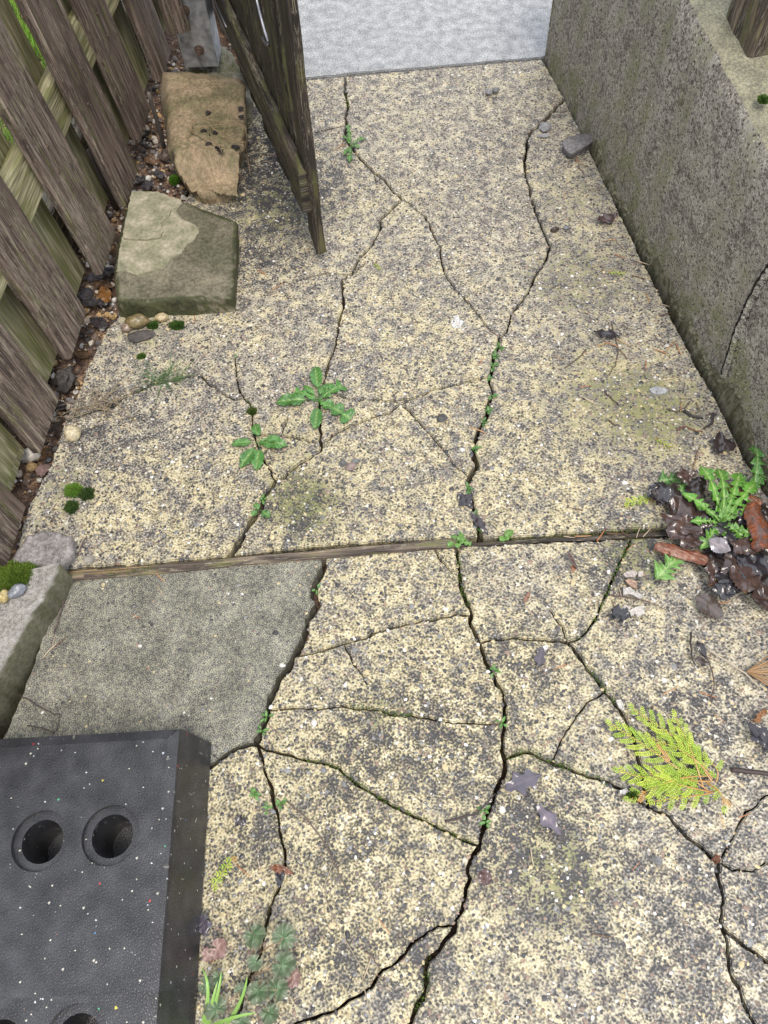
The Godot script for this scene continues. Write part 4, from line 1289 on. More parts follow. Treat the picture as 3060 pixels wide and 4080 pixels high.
	pebble("stone_chip", Vector3(-0.5957, -0.04, -0.805), Vector3(0.013, 0.006, 0.013), 10, Color(0.42, 0.28, 0.28), Color(0.36, 0.24, 0.23), "dull pink flat stone against the slab's outer edge", "stone", 0.8, 4)
	pebble("stone_chip", Vector3(-0.5917, -0.04, -0.8263), Vector3(0.007, 0.005, 0.005), 11, Color(0.26, 0.28, 0.32), Color(0.2, 0.22, 0.26), "small blue-grey stone between pink stone and dead leaf", "stone", 0.3, 4)
	pebble("soil_clod", Vector3(-0.5877, -0.045, -0.9995), Vector3(0.021, 0.018, 0.027), 12, Color(0.1, 0.095, 0.095), Color(0.15, 0.13, 0.12), "lumpy dark grey clod beside the slab edge", "clod", 0.2, 6, 0.5)
	pebble("pebble", Vector3(-0.5489, 0.06, -0.5221), Vector3(0.015, 0.0095, 0.0095), 13, Color(0.3, 0.32, 0.38), Color(0.38, 0.4, 0.46), "smooth blue-grey pebble on the kerb beside the moss", "pebble", 0.7)
	pebble("pebble", Vector3(-0.5677, 0.06, -0.5157), Vector3(0.0095, 0.007, 0.0095), 14, Color(0.7, 0.55, 0.22), Color(0.76, 0.64, 0.34), "knobbly yellow pebble on the kerb next to the blue-grey one", "pebble", 0.0, 0, 0.45)
	pebble("stone_chip", Vector3(-0.5157, 0, -0.5502), Vector3(0.008, 0.012, 0.018), 15, Color(0.42, 0.34, 0.18), Color(0.25, 0.21, 0.12), "yellow-brown stone wedged between kerb and slab", "stone", -0.2, 4)
	pebble("stone_chip", Vector3(-0.4737, 0, -0.6011), Vector3(0.009, 0.006, 0.008), 16, Color(0.5, 0.48, 0.44), Color(0.4, 0.38, 0.33), "small grey stone by the mossy end of the lath", "stone", 0.5, 4)
	# rubble under the wall
	var rk := pl([0.4297, -1.5486, 0.4505, -1.577, 0.475, -1.5893, 0.5058, -1.5898, 0.5088, -1.5719, 0.5009, -1.5504, 0.4775, -1.532, 0.4528, -1.517, 0.4454, -1.5146, 0.4313, -1.5328])
	var rt := pl([0.4259, -1.5403, 0.4446, -1.5576, 0.4689, -1.5649, 0.4954, -1.561, 0.4979, -1.5466, 0.4898, -1.5348, 0.467, -1.5182, 0.4467, -1.503, 0.4384, -1.5007, 0.4276, -1.52])
	solo("concrete_rubble", rock_mesh(rk, rt, 0.022, 21, Color(0.34, 0.33, 0.35), Color(0.2, 0.19, 0.2), 0.003, 0.1, 0.003), M.stone, "broken grey concrete lump lying against the foot of the wall", "rubble")
	pebble("concrete_rubble", Vector3(0.4055, 0, -1.618), Vector3(0.015, 0.009, 0.014), 22, Color(0.46, 0.47, 0.5), Color(0.36, 0.36, 0.38), "pale grey crumbled piece beside the wide crack", "rubble", 0.3, 7, 0.4)
	pebble("concrete_rubble", Vector3(0.3987, 0, -1.5927), Vector3(0.016, 0.004, 0.006), 23, Color(0.5, 0.51, 0.53), Color(0.42, 0.42, 0.44), "thin pale sliver below the crumbled grey piece", "rubble", 0.0, 4)
	pebble("stone_chip", Vector3(0.2952, 0, -1.7566), Vector3(0.01, 0.007, 0.008), 24, Color(0.44, 0.44, 0.46), Color(0.3, 0.3, 0.32), "grey stone chip on open slab near the far joint", "stone", 0.5, 5)
	pebble("stone_chip", Vector3(0.3109, 0, -1.7623), Vector3(0.008, 0.006, 0.011), 25, Color(0.34, 0.34, 0.36), Color(0.22, 0.22, 0.24), "darker stone chip touching the grey one near the far joint", "stone", -0.6, 5)
	pebble("stone_chip", Vector3(0.3767, 0, -1.2947), Vector3(0.009, 0.005, 0.005), 26, Color(0.08, 0.06, 0.05), Color(0.13, 0.1, 0.08), "dark brown nugget beside the winding crack", "stone", 0.2)
	pebble("stone_chip", Vector3(0.401, 0, -1.2995), Vector3(0.008, 0.003, 0.004), 27, Color(0.3, 0.32, 0.36), Color(0.26, 0.28, 0.3), "thin grey chip right of the dark brown nugget", "stone", 0.4, 4)
	pebble("stone_chip", Vector3(-0.0533, 0, -0.752), Vector3(0.009, 0.004, 0.008), 28, Color(0.36, 0.27, 0.26), Color(0.42, 0.32, 0.3), "pink flat chip on the slab beside the mossy patch", "stone", 0.4, 5)
	pebble("stone_chip", Vector3(-0.0436, 0, -0.7617), Vector3(0.009, 0.004, 0.005), 29, Color(0.3, 0.31, 0.32), Color(0.22, 0.23, 0.24), "grey flat chip next to the pink flat chip", "stone", 0.3, 5)
	pebble("stone_chip", Vector3(-0.0657, 0, -0.7584), Vector3(0.007, 0.004, 0.007), 30, Color(0.16, 0.16, 0.16), Color(0.22, 0.22, 0.22), "dark chip on the other side of the pink flat chip", "stone", 0.3, 5)
	pebble("stone_chip", Vector3(0.1103, 0, -0.8407), Vector3(0.01, 0.004, 0.01), 32, Color(0.14, 0.14, 0.145), Color(0.1, 0.1, 0.1), "dark round chip set in the slab between hairline cracks", "stone", 0.3, 5)
	pebble("stone_chip", Vector3(0.3302, 0, -0.115), Vector3(0.006, 0.004, 0.006), 33, Color(0.32, 0.32, 0.33), Color(0.26, 0.26, 0.27), "loose grey chip on the slab below the cedar sprig", "stone", 0.3, 5)
	# wooden lath set in the joint between the slabs
	var la := Vector3(-0.5195, 0, -0.5753)
	var lb := Vector3(0.1145, 0, -0.5979)
	var lt := thing("timber_lath", "old grey timber lath wedged in the joint between the two slabs", "lath", la)
	var dv := (lb - la)
	var dn := dv.normalized()
	var lo := part("lath", board_mesh(dv.length(), 0.015, 0.03, 150, 0.002, 0.003), M.old_wood, lt)
	lo.transform = Transform3D(Basis(dn.cross(Vector3.UP), dn, Vector3.UP), Vector3(0, -0.0135, 0))
	var ra := Vector3(0.1145, 0, -0.5979)
	var rb := Vector3(0.4495, 0, -0.5979)
	var dv2 := rb - ra
	var dn2 := dv2.normalized()
	var lo2 := part("lath", board_mesh(dv2.length(), 0.007, 0.02, 151, 0.001, 0.003), M.gate_wood, lt)
	lo2.transform = Transform3D(Basis(dn2.cross(Vector3.UP), dn2, Vector3.UP), ra - la + Vector3(0, -0.016, 0.0025))
	lo2.set_meta("label", "thin rotten end of the lath")
	# splinters at the left end
	for i in 7:
		var sp := begin()
		var s0 := dn * (0.0 + 0.012 * i) + Vector3(0, 0.001, -0.006 + 0.002 * (i % 5))
		tube(sp, [s0, s0 + dn * 0.04 + Vector3(0, 0.001, 0), s0 + dn * 0.08], 0.0014, 0.0006, 5, Color(0.3, 0.2, 0.1).lerp(Color(0.1, 0.085, 0.06), (i % 3) / 2.0))
		part("splinter", finish(sp), M.dry, lt)
	# post on the wall top
	var wp := thing("timber_post", "square grey-brown timber post with a dark knot standing on the wall top", "post", Vector3(0.642, 0.398, -1.262), 0.16)
	part("timber", board_mesh(0.9, 0.098, 0.098, 160, 0.005, 0.001), M.old_wood, wp)
	var knot := pebble_mesh(Vector3(0.011, 0.018, 0.0016), 5, 0.2, Color(0.05, 0.04, 0.035), Color(0.09, 0.075, 0.065), 0, 14)
	part("knot", knot, M.dry, wp, Vector3(0.004, 0.055, 0.0492))
	pebble("soil_clod", Vector3(0.735, 0.39, -1.17), Vector3(0.03, 0.03, 0.05), 41, Color(0.04, 0.035, 0.03), Color(0.08, 0.065, 0.05), "dark wet clod at the foot of the post on the wall", "clod", 0.3, 0, 0.4)

# ---------------------------------------------------------------- recycled plastic block
func build_block():
	var x1 := -0.262
	var x0 := -0.62
	var z0 := -0.3
	var z1 := 0.42
	var ring := func(i: float, y: float):
		return [Vector3(x0 + i, y, z0 + i), Vector3(x0 + i, y, z1 - i), Vector3(x1 - i, y, z1 - i), Vector3(x1 - i, y, z0 + i)]
	# right side leans in, the back is upright
	var rings := [ring.call(0.0, 0.0), ring.call(0.0195, 0.09), ring.call(0.0215, 0.0955), ring.call(0.034, 0.1)]
	for i in 4:
		for j in [0, 3]:
			rings[i][j].z = z0 + [0.0, 0.003, 0.005, 0.0175][i]
	var st := begin(false)
	for i in 3:
		for j in 4:
			var k := (j + 1) % 4
			quad(st, rings[i][j], rings[i][k], rings[i + 1][k], rings[i + 1][j])
	quad(st, rings[3][0], rings[3][1], rings[3][2], rings[3][3])
	quad(st, rings[0][3], rings[0][2], rings[0][1], rings[0][0])
	var body := finish(st)
	var root := CSGCombiner3D.new()
	root.name = "body"
	var cm := CSGMesh3D.new()
	cm.name = "shell"
	cm.mesh = body
	cm.material = block_material()
	root.add_child(cm)
	for h in [[-0.443, -0.166], [-0.357, -0.168], [-0.457, 0.045], [-0.37, 0.043], [-0.45, 0.25], [-0.37, 0.25]]:
		for e in [[0.0355, 0.092, 0.03], [0.0255, 0.03, 0.1]]:
			var cy := CSGCylinder3D.new()
			cy.name = "hole"
			cy.radius = e[0]
			cy.height = 0.1 if e[1] < 0.05 else 0.04
			cy.sides = 40
			cy.operation = CSGShape3D.OPERATION_SUBTRACTION
			cy.position = Vector3(h[0], (0.0925 + 0.02) if e[1] > 0.05 else 0.06, h[1])
			cy.material = cm.material
			root.add_child(cy, true)
	var t := thing("rubber_foot", "black recycled-plastic weight block with round holes and coloured flecks", "weight block")
	t.add_child(root)

func block_material() -> StandardMaterial3D:
	var w := 1024
	var fine := noise_img(w, w, 91, 0.25, 2).get_data()
	var pat := noise_img(w, w, 92, 0.012, 4).get_data()
	var out := PackedByteArray()
	out.resize(w * w * 4)
	for i in w * w:
		var v: int = clampi(46 + (fine[i] - 128) / 6 + (pat[i] - 128) / 7, 14, 150)
		out[i * 4] = v
		out[i * 4 + 1] = v
		out[i * 4 + 2] = v + 3
		out[i * 4 + 3] = 255
	var im := Image.create_from_data(w, w, false, Image.FORMAT_RGBA8, out)
	var g := RandomNumberGenerator.new()
	g.seed = 17
	var st := grain_stamps([Color(0.85, 0.85, 0.86), Color(0.75, 0.77, 0.8), Color(0.9, 0.88, 0.8)], 18, 2, 6, g)
	var sc := grain_stamps([Color(0.75, 0.2, 0.22), Color(0.3, 0.55, 0.75), Color(0.3, 0.7, 0.5), Color(0.85, 0.78, 0.3), Color(0.7, 0.45, 0.35)], 20, 3, 7, g)
	for i in 520:
		var s: Image = st[g.randi() % 18]
		im.blend_rect(s, Rect2i(0, 0, s.get_width(), s.get_height()), Vector2i(g.randi_range(0, w), g.randi_range(0, w)))
	for i in 70:
		var s: Image = sc[g.randi() % 20]
		im.blend_rect(s, Rect2i(0, 0, s.get_width(), s.get_height()), Vector2i(g.randi_range(0, w), g.randi_range(0, w)))
	var m := std(0.34)
	m.albedo_texture = tex(im)
	m.normal_enabled = true
	m.normal_texture = normal_of(noise_img(w, w, 93, 0.2, 2), 0.8)
	return triplanar(m, 0.55)

# ---------------------------------------------------------------- plants
# half-width of a leaf at t along it
func leaf_width(kind: int, t: float, sd: float) -> float:
	match kind:
		0:  # spoon-shaped with a stalk and scalloped edge
			if t < 0.32:
				return 0.07
			var u := (t - 0.32) / 0.68
			return (0.07 + 0.93 * pow(sin(PI * pow(u, 0.85)), 0.7) * (1.0 if u < 0.95 else 0.7)) * (1.0 + 0.07 * sin(u * 34.0 + sd))
		1:  # dandelion: backward teeth growing towards an arrow tip
			if t < 0.16:
				return 0.1
			if t > 0.76:
				return 1.0 * (1.0 - (t - 0.76) / 0.24) + 0.02
			var ph := fmod(t * 6.6 + sd, 1.0)
			return 0.16 + (0.28 + 0.62 * t) * pow(1.0 - ph, 1.3)
		2:  # grass
			return min(1.0, 6.0 * t + 0.4) * pow(1.0 - t, 0.45)
		3:  # pointed oval
			return pow(sin(PI * pow(t, 0.9)), 0.85) * (1.0 + 0.06 * sin(t * 60.0)) + 0.02
		4:  # lobed, cress-like
			if t < 0.2:
				return 0.08
			return 0.12 + 0.88 * pow(absf(sin(t * 3.3 * PI + sd * 0.2)), 0.6) * (0.45 + 0.55 * t)
	return 0.5

# a leaf curving in a vertical plane from origin; lift = start angle, bend = total droop (radians)
func add_leaf(st: SurfaceTool, o: Vector3, heading: float, length: float, width: float, kind: int, lift: float, bend: float, c: Color, rib: Color, fold := 0.25, wave := 0.06, sd := 0.0, side_bend := 0.0):
	var n := 40 if kind in [1, 4] else (32 if kind != 2 else 8)
	if length < 0.018 and kind != 2:
		n = 12
	var rows := []
	var cols := []
	var p := o
	var h := heading
	var cross := [-1.0, -0.8, -0.55, -0.3, -0.08, 0.0, 0.08, 0.3, 0.55, 0.8, 1.0] if kind != 2 else [-1.0, 0.0, 1.0]
	for i in n + 1:
		var t := float(i) / n
		var a := lift - bend * t
		var dir := Vector3(cos(h) * cos(a), sin(a), sin(h) * cos(a))
		var side := Vector3(-sin(h), 0, cos(h))
		var nor := side.cross(dir).normalized()
		if nor.y < 0:
			nor = -nor
		var w: float = leaf_width(kind, t, sd) * width * 0.5
		var r := PackedVector3Array()
		var k := PackedColorArray()
		for x in cross:
			var back: float = -0.22 * w * absf(x) if kind == 1 else 0.0
			var wv: float = wave * width * absf(x) * (sin(t * 17.0 + x * 2.0 + sd * 3.0) + 0.5 * sin((t * 9.0 - absf(x) * 1.3) * TAU)) - (0.02 * width if absf(x) < 0.05 else 0.0)
			wv += 0.05 * width * noise.get_noise_3d(p.x * 220.0, x * 3.0 + sd, p.z * 220.0)
			r.append(p + side * w * x + nor * (fold * w * absf(x) + wv) + dir * back)
			var cc := rib if (absf(x) < 0.09 and kind != 2) else c
			var nz: float = 1.0 + 0.5 * noise.get_noise_3d(p.x * 150.0 + x * 3.0, p.y * 120.0 + sd, p.z * 150.0 + x) - 0.35 * pow(absf(sin((t * 9.0 - absf(x) * 1.3) * PI)), 6.0) * (1.0 if kind in [0, 3] else 0.3)
			k.append(Color(cc.r * nz, cc.g * nz, cc.b * nz))
		rows.append(r)
		cols.append(k)
		p += dir * length / n
		h += side_bend / n
	add_grid(st, rows, cols)

func round_leaf(o: Vector3, r: float, turn: float, tilt: Vector2, ca: Color, cb: Color, sd: float) -> ArrayMesh:
	var rows := []
	var cols := []
	for i in 7:
		var f := i / 6.0
		var row := PackedVector3Array()
		var cr := PackedColorArray()
		for j in 61:
			var an := -PI + 0.22 + (TAU - 0.44) * j / 60.0
			var rad := r * f * (1.0 + 0.06 * sin(an * 11.0 + sd) * f + 0.14 * noise.get_noise_2d(cos(an) * 1.5 + sd, sin(an) * 1.5)) * (0.7 + 0.3 * cos(an * 0.5))
			var x := cos(an + turn) * rad
			var z := sin(an + turn) * rad
			var y := 0.07 * r * f * sin(an * 5.0 + sd) + 0.12 * r * f * f + 0.25 * r * noise.get_noise_2d(x * 90.0 + sd * 5.0, z * 90.0) - 0.05 * r * f * pow(absf(cos(an * 3.5)), 6.0) + x * tilt.x + z * tilt.y
			row.append(o + Vector3(x, y, z))
			var vein := pow(absf(cos(an * 3.5)), 14.0) * 0.3
			var c := ca.lerp(cb, clampf(f * 1.1 - 0.2 + 0.5 * noise.get_noise_2d(x * 200.0 + sd, z * 200.0), 0, 1))
			c = c.lerp(Color(0.3, 0.36, 0.2), vein * (1.0 - f * 0.6))
			cr.append(c)
		rows.append(row)
		cols.append(cr)
	return grid_mesh(rows, cols, false, true, true)

const GREEN := Color(0.075, 0.2, 0.045)
const RIB := Color(0.16, 0.28, 0.08)

# rosette: leaves [tip point, width, kind, lift]
func rosette(called: String, label: String, at: Vector3, leaves: Array, c: Color, rib: Color, group := "") -> Node3D:
	var t := thing(called, label, "weed", at, 0.0, group)
	var k := 0
	for e in leaves:
		k += 1
		var d: Vector3 = e[0] - at
		var st := begin()
		var len := Vector2(d.x, d.z).length()
		var cc := c * rng.randf_range(0.8, 1.25)
		cc.a = 1.0
		add_leaf(st, Vector3(0, 0.003, 0), atan2(d.z, d.x), len * (1.08 + 0.3 * e[3] * e[3]), e[1] * (0.66 if e[2] == 0 else 0.9), e[2], e[3], e[3] * 1.9, cc, rib, 0.22, 0.07, k * 1.7)
		part("leaf", finish(st), M.leaf, t)
	return t

func moss_mesh(rx: float, rz: float, h: float, n: int, ca: Color, cb: Color, sd: int) -> ArrayMesh:
	var st := begin(false)
	var g := RandomNumberGenerator.new()
	g.seed = sd
	# cushion
	var rows := []
	var cols := []
	for i in 8:
		var f := 1.0 - i / 7.0
		var r := PackedVector3Array()
		var c := PackedColorArray()
		for j in 24:
			var an := TAU * j / 24
			var k := 1.0 + 0.45 * noise.get_noise_2d(cos(an) * 1.6 + sd, sin(an) * 1.6)
			r.append(Vector3(cos(an) * rx * f * k, h * sqrt(max(0.0, 1.0 - f * f)) * 0.9, sin(an) * rz * f * k))
			c.append(ca)
		rows.append(r)
		cols.append(c)
	add_grid(st, rows, cols, true, true)
	for i in n:
		var an := g.randf() * TAU
		var f := sqrt(g.randf())
		var k := 1.0 + 0.45 * noise.get_noise_2d(cos(an) * 1.6 + sd, sin(an) * 1.6)
		var p := Vector3(cos(an) * rx * f * k, h * sqrt(max(0.0, 1.0 - f * f)) * 0.88, sin(an) * rz * f * k)
		var d := (Vector3(cos(an) * f, 0.75, sin(an) * f) + Vector3(g.randf_range(-0.5, 0.5), g.randf_range(-0.2, 0.4), g.randf_range(-0.5, 0.5))).normalized()
		var s := d.cross(Vector3(g.randf_range(-1, 1), 0.2, g.randf_range(-1, 1))).normalized() * 0.0007
		var c := ca.lerp(cb, g.randf())
		tric(st, p - s, p + s, p + d * g.randf_range(0.0025, 0.005), c, c, c)
	return finish(st)

func moss(at: Vector3, rx: float, rz: float, h: float, label: String, ca := Color(0.06, 0.13, 0.02), cb := Color(0.16, 0.28, 0.04), turn := 0.0):
	var sd := int(absf(at.x * 7919.0 + at.z * 104729.0)) % 9973
	var o := solo("moss_cushion", moss_mesh(rx, rz, h, int(rx * rz * 4.5e6) + 200, ca, cb, sd), M.moss, label, "moss", at)
	o.rotation.y = turn
	return o

# moss threaded along a crack
func moss_seam(pts: PackedVector2Array, w: float, label: String, y := -0.004, dens := 9.0):
	var st := begin(false)
	var p := jag(pts, 0.004, 0.0016, 2)
	for i in p.size():
		var thick := clampf(0.55 + noise.get_noise_1d(i * 0.9 + p[0].x * 90.0) * 1.3, 0.0, 1.0)
		for k in int(dens * thick):
			var q := Vector3(p[i].x + rng.randf_range(-w, w) * 0.5, y + rng.randf_range(-0.002, 0.002), p[i].y + rng.randf_range(-w, w) * 0.5)
			var d := Vector3(rng.randf_range(-1, 1), rng.randf_range(0.4, 1.4), rng.randf_range(-1, 1)).normalized()
			var s := d.cross(Vector3(rng.randf_range(-1, 1), 0, rng.randf_range(-1, 1))).normalized() * 0.0008
			var c := Color(0.045, 0.09, 0.015).lerp(Color(0.11, 0.19, 0.03), rng.randf())
			tric(st, q - s, q + s, q + d * rng.randf_range(0.003, 0.0055), c, c, c)
	solo("crack_moss", finish(st), M.moss, label, "moss")

func sprout(at: Vector3, n: int, size: float, label: String, c := GREEN):
	var t := thing("seedling", label, "weed", at, rng.randf() * TAU, "seedlings in the cracks")
	for k in n:
		var st := begin()
		var a := TAU * k / n + rng.randf_range(-0.5, 0.5)
		var cc := c * rng.randf_range(0.75, 1.3)
		cc.a = 1.0
		add_leaf(st, Vector3(0, -0.003, 0), a, size * rng.randf_range(0.6, 1.2), size * rng.randf_range(0.3, 0.45), 3 if k % 2 else 0, rng.randf_range(0.3, 0.9), 0.9, cc, RIB, 0.2, 0.05, k)
		part("leaf", finish(st), M.leaf, t)

func build_plants():
	rosette("rosette_weed", "green rosette weed with one long spoon-shaped leaf where three cracks meet", Vector3(-0.104, 0, -0.894), [
		[Vector3(-0.175, 0, -0.8938), 0.042, 0, 0.3], [Vector3(-0.1093, 0, -0.9631), 0.034, 0, 0.45], [Vector3(-0.1437, 0, -0.9144), 0.022, 4, 0.4], [Vector3(-0.0654, 0, -0.9205), 0.034, 4, 0.5], [Vector3(-0.0539, 0, -0.8529), 0.04, 4, 0.2],
		[Vector3(-0.1109, 0, -0.8358), 0.033, 0, 0.25], [Vector3(-0.082, 0, -0.9259), 0.024, 0, 0.6], [Vector3(-0.1288, 0, -0.9229), 0.016, 0, 0.7], [Vector3(-0.091, 0, -0.8767), 0.016, 4, 0.5], [Vector3(-0.0954, 0, -0.9205), 0.018, 0, 0.9]], GREEN, RIB)
	rosette("rosette_weed", "green rosette weed of six broad crinkled leaves on a cracked slab", Vector3(-0.2065, 0, -0.8108), [
		[Vector3(-0.2529, 0, -0.8091), 0.024, 0, 0.3], [Vector3(-0.2164, 0, -0.8449), 0.026, 0, 0.5], [Vector3(-0.1623, 0, -0.8001), 0.028, 3, 0.35], [Vector3(-0.1737, 0, -0.8135), 0.026, 0, 0.5], [Vector3(-0.2359, 0, -0.764), 0.034, 0, 0.3], [Vector3(-0.2105, 0, -0.7577), 0.034, 0, 0.25]], GREEN, RIB)
	rosette("rosette_weed", "small toothed weed in the long crack beside the gate", Vector3(-0.0286, 0, -1.5944), [
		[Vector3(-0.0331, 0, -1.6548), 0.018, 1, 0.7], [Vector3(0.0019, 0, -1.6142), 0.018, 1, 0.5], [Vector3(-0.0104, 0, -1.5864), 0.016, 1, 0.5], [Vector3(-0.0432, 0, -1.6246), 0.014, 1, 0.6], [Vector3(-0.032, 0, -1.5412), 0.02, 1, 0.3], [Vector3(-0.0436, 0, -1.564), 0.012, 0, 0.4]], Color(0.07, 0.18, 0.035), RIB)
	rosette("seedling_weed", "pair of round scalloped leaves beside the wide crack above the lath", Vector3(-0.205, 0, -0.6774), [
		[Vector3(-0.1879, 0, -0.6622), 0.022, 0, 0.3], [Vector3(-0.2154, 0, -0.6657), 0.016, 0, 0.4], [Vector3(-0.2114, 0, -0.6866), 0.012, 3, 0.7]], GREEN, RIB)
	rosette("seedling_weed", "bright sprig of cress growing at the lath beside the lower slab's long crack", Vector3(0.1122, 0, -0.5972), [
		[Vector3(0.0989, 0, -0.5897), 0.016, 0, 0.5], [Vector3(0.1229, 0, -0.6083), 0.016, 4, 0.6], [Vector3(0.133, 0, -0.5909), 0.012, 4, 0.4], [Vector3(0.1079, 0, -0.6076), 0.012, 0, 0.8], [Vector3(0.1149, 0, -0.5871), 0.016, 0, 0.4], [Vector3(0.1265, 0, -0.5997), 0.011, 0, 0.7]], Color(0.1, 0.23, 0.035), RIB)
	rosette("seedling_weed", "two bright oval leaves on the thin rotten lath", Vector3(0.1903, 0, -0.5999), [[Vector3(0.2034, 0, -0.61), 0.014, 3, 0.5], [Vector3(0.1822, 0, -0.5945), 0.012, 3, 0.4], [Vector3(0.1957, 0, -0.5954), 0.01, 3, 0.6]], Color(0.12, 0.27, 0.04), RIB)
	var spots := [[Vector3(0.2272, 0, -0.9996), 6], [Vector3(0.2195, 0, -0.9779), 7], [Vector3(0.2125, 0, -0.9544), 6], [Vector3(0.2025, 0, -0.925), 6], [Vector3(0.2018, 0, -0.8894), 6], [Vector3(0.193, 0, -0.8551), 5], [Vector3(0.1797, 0, -0.83), 5], [Vector3(0.1612, 0, -0.7766), 7], [Vector3(0.1411, 0, -0.7016), 6], [Vector3(0.1364, 0, -0.6857), 7], [Vector3(0.1431, 0, -0.6464), 6], [Vector3(0.1481, 0, -0.622), 5]]
	for e in spots:
		sprout(e[0], e[1], 0.013, "tiny green seedling among others in the crack running down to the lath", Color(0.055, 0.15, 0.03))
	for e in [[Vector3(-0.1851, 0, -0.3332), 5], [Vector3(-0.1906, 0, -0.3136), 4], [Vector3(0.1495, 0, -0.3831), 5], [Vector3(0.1512, 0, -0.3066), 4], [Vector3(-0.1997, 0, -0.229), 6], [Vector3(-0.1632, 0, -0.2131), 5], [Vector3(-0.1801, 0, -0.208), 4], [Vector3(0.1127, 0, -0.1896), 4], [Vector3(0.1135, 0, -0.1748), 4], [Vector3(-0.2585, 0, -1.01), 4], [Vector3(-0.201, 0, -0.6985), 5], [Vector3(-0.1113, 0, -0.5297), 3]]:
		sprout(e[0], e[1], 0.011, "tiny green seedling among others in a crack of the slabs", Color(0.075, 0.19, 0.035))
	# big dandelion in the leaf litter
	var dc := Vector3(0.5301, 0.014, -0.5953)
	rosette("dandelion", "large dandelion with toothed bright leaves in the wet leaf pile by the wall", dc, [
		[Vector3(0.5219, 0, -0.6894), 0.032, 1, 0.7], [Vector3(0.5441, 0, -0.6799), 0.03, 1, 0.9], [Vector3(0.4861, 0, -0.6472), 0.026, 1, 0.5], [Vector3(0.5745, 0, -0.6734), 0.032, 1, 0.7], [Vector3(0.5947, 0, -0.6578), 0.03, 1, 0.55], [Vector3(0.5926, 0, -0.6282), 0.026, 1, 0.35],
		[Vector3(0.5782, 0, -0.5648), 0.03, 1, 0.4], [Vector3(0.556, 0, -0.5695), 0.028, 1, 0.55], [Vector3(0.4896, 0, -0.5556), 0.03, 1, 0.3], [Vector3(0.5026, 0, -0.5729), 0.022, 1, 0.5], [Vector3(0.5315, 0, -0.5711), 0.02, 1, 0.5], [Vector3(0.5005, 0, -0.6254), 0.02, 1, 0.8], [Vector3(0.5587, 0, -0.6478), 0.022, 1, 1.0], [Vector3(0.5268, 0, -0.6411), 0.02, 1, 1.0], [Vector3(0.4871, 0, -0.6006), 0.022, 1, 0.5]], Color(0.1, 0.25, 0.035), Color(0.26, 0.4, 0.12))
	rosette("dandelion", "toothed dandelion leaves leaning on the foot of the wall", Vector3(0.6002, 0, -0.6557), [[Vector3(0.6223, 0, -0.7307), 0.036, 1, 0.9], [Vector3(0.5843, 0, -0.6818), 0.03, 1, 0.6], [Vector3(0.6244, 0, -0.6882), 0.034, 1, 0.8]], Color(0.075, 0.2, 0.04), Color(0.22, 0.34, 0.12))
	rosette("dandelion_leaf", "single arrow-shaped dandelion leaf lying left of the leaf pile", Vector3(0.5008, 0, -0.6908), [[Vector3(0.4568, 0, -0.6865), 0.042, 1, 0.3], [Vector3(0.4829, 0, -0.6597), 0.02, 1, 0.4]], Color(0.075, 0.2, 0.04), Color(0.22, 0.34, 0.12))
	rosette("dandelion_leaf", "broad pale dandelion leaf lying across a red bark strip", Vector3(0.4703, 0, -0.56), [[Vector3(0.4167, 0, -0.5151), 0.052, 1, 0.25]], Color(0.13, 0.27, 0.06), Color(0.26, 0.38, 0.14))
	rosette("dandelion_leaf", "dandelion leaf poking out below the thick red bark", Vector3(0.5804, 0, -0.5516), [[Vector3(0.5897, 0, -0.5077), 0.036, 1, 0.3]], Color(0.12, 0.26, 0.06), Color(0.26, 0.38, 0.14))
	# grass tuft in the left crack
	var gt := thing("grass_tuft", "wiry dark green grass tuft in the crack on the left slab", "grass", Vector3(-0.388, 0, -0.9602))
	for k in 46:
		var st := begin()
		var a := rng.randf() * TAU if k % 3 else rng.randf_range(-0.7, 0.5)
		add_leaf(st, Vector3(rng.randf_range(-0.03, 0.025), 0, rng.randf_range(-0.004, 0.006)), a, rng.randf_range(0.03, 0.075), 0.0017, 2, rng.randf_range(0.15, 1.0), rng.randf_range(0.1, 0.7), Color(0.07, 0.15, 0.06).lerp(Color(0.15, 0.22, 0.08), rng.randf()), RIB, 0.2, 0.0, k, rng.randf_range(-0.5, 0.5))
		part("blade", finish(st), M.leaf, gt)
	var dg := thing("dry_grass", "tangle of dry brown roots and grass in the crack by the slab's outer edge", "grass", Vector3(-0.51, 0, -0.9055))
	for k in 46:
		var st := begin()
		var a := rng.randf() * TAU
		var o := Vector3(rng.randf_range(-0.035, 0.05), rng.randf_range(0.0, 0.006), rng.randf_range(-0.02, 0.012) - 0.0)
		var pts := []
		var p := o
		var turn := rng.randf_range(-0.5, 0.5)
		for q in 9:
			pts.append(p)
			a += turn * 0.5 + rng.randf_range(-0.2, 0.2)
			p += Vector3(cos(a), rng.randf_range(-0.06, 0.1), sin(a)) * 0.0065
			p.y = max(p.y, 0.001)
		tube(st, pts, 0.0007, 0.0004, 4, Color(0.2, 0.15, 0.1).lerp(Color(0.38, 0.31, 0.2), rng.randf()))
		part("strand", finish(st), M.dry, dg)
	# moss
	moss(Vector3(-0.5186, 0, -0.7334), 0.0145, 0.0135, 0.011, "bright round moss cushion on the left slab", Color(0.07, 0.15, 0.02), Color(0.2, 0.34, 0.05))
	moss(Vector3(-0.4948, 0, -0.7246), 0.0125, 0.013, 0.008, "dark moss cushion touching the bright one", Color(0.03, 0.055, 0.018), Color(0.07, 0.12, 0.03))
	moss(Vector3(-0.517, 0, -0.7008), 0.012, 0.012, 0.008, "small dark moss cushion below the bright one", Color(0.03, 0.06, 0.018), Color(0.08, 0.14, 0.03))
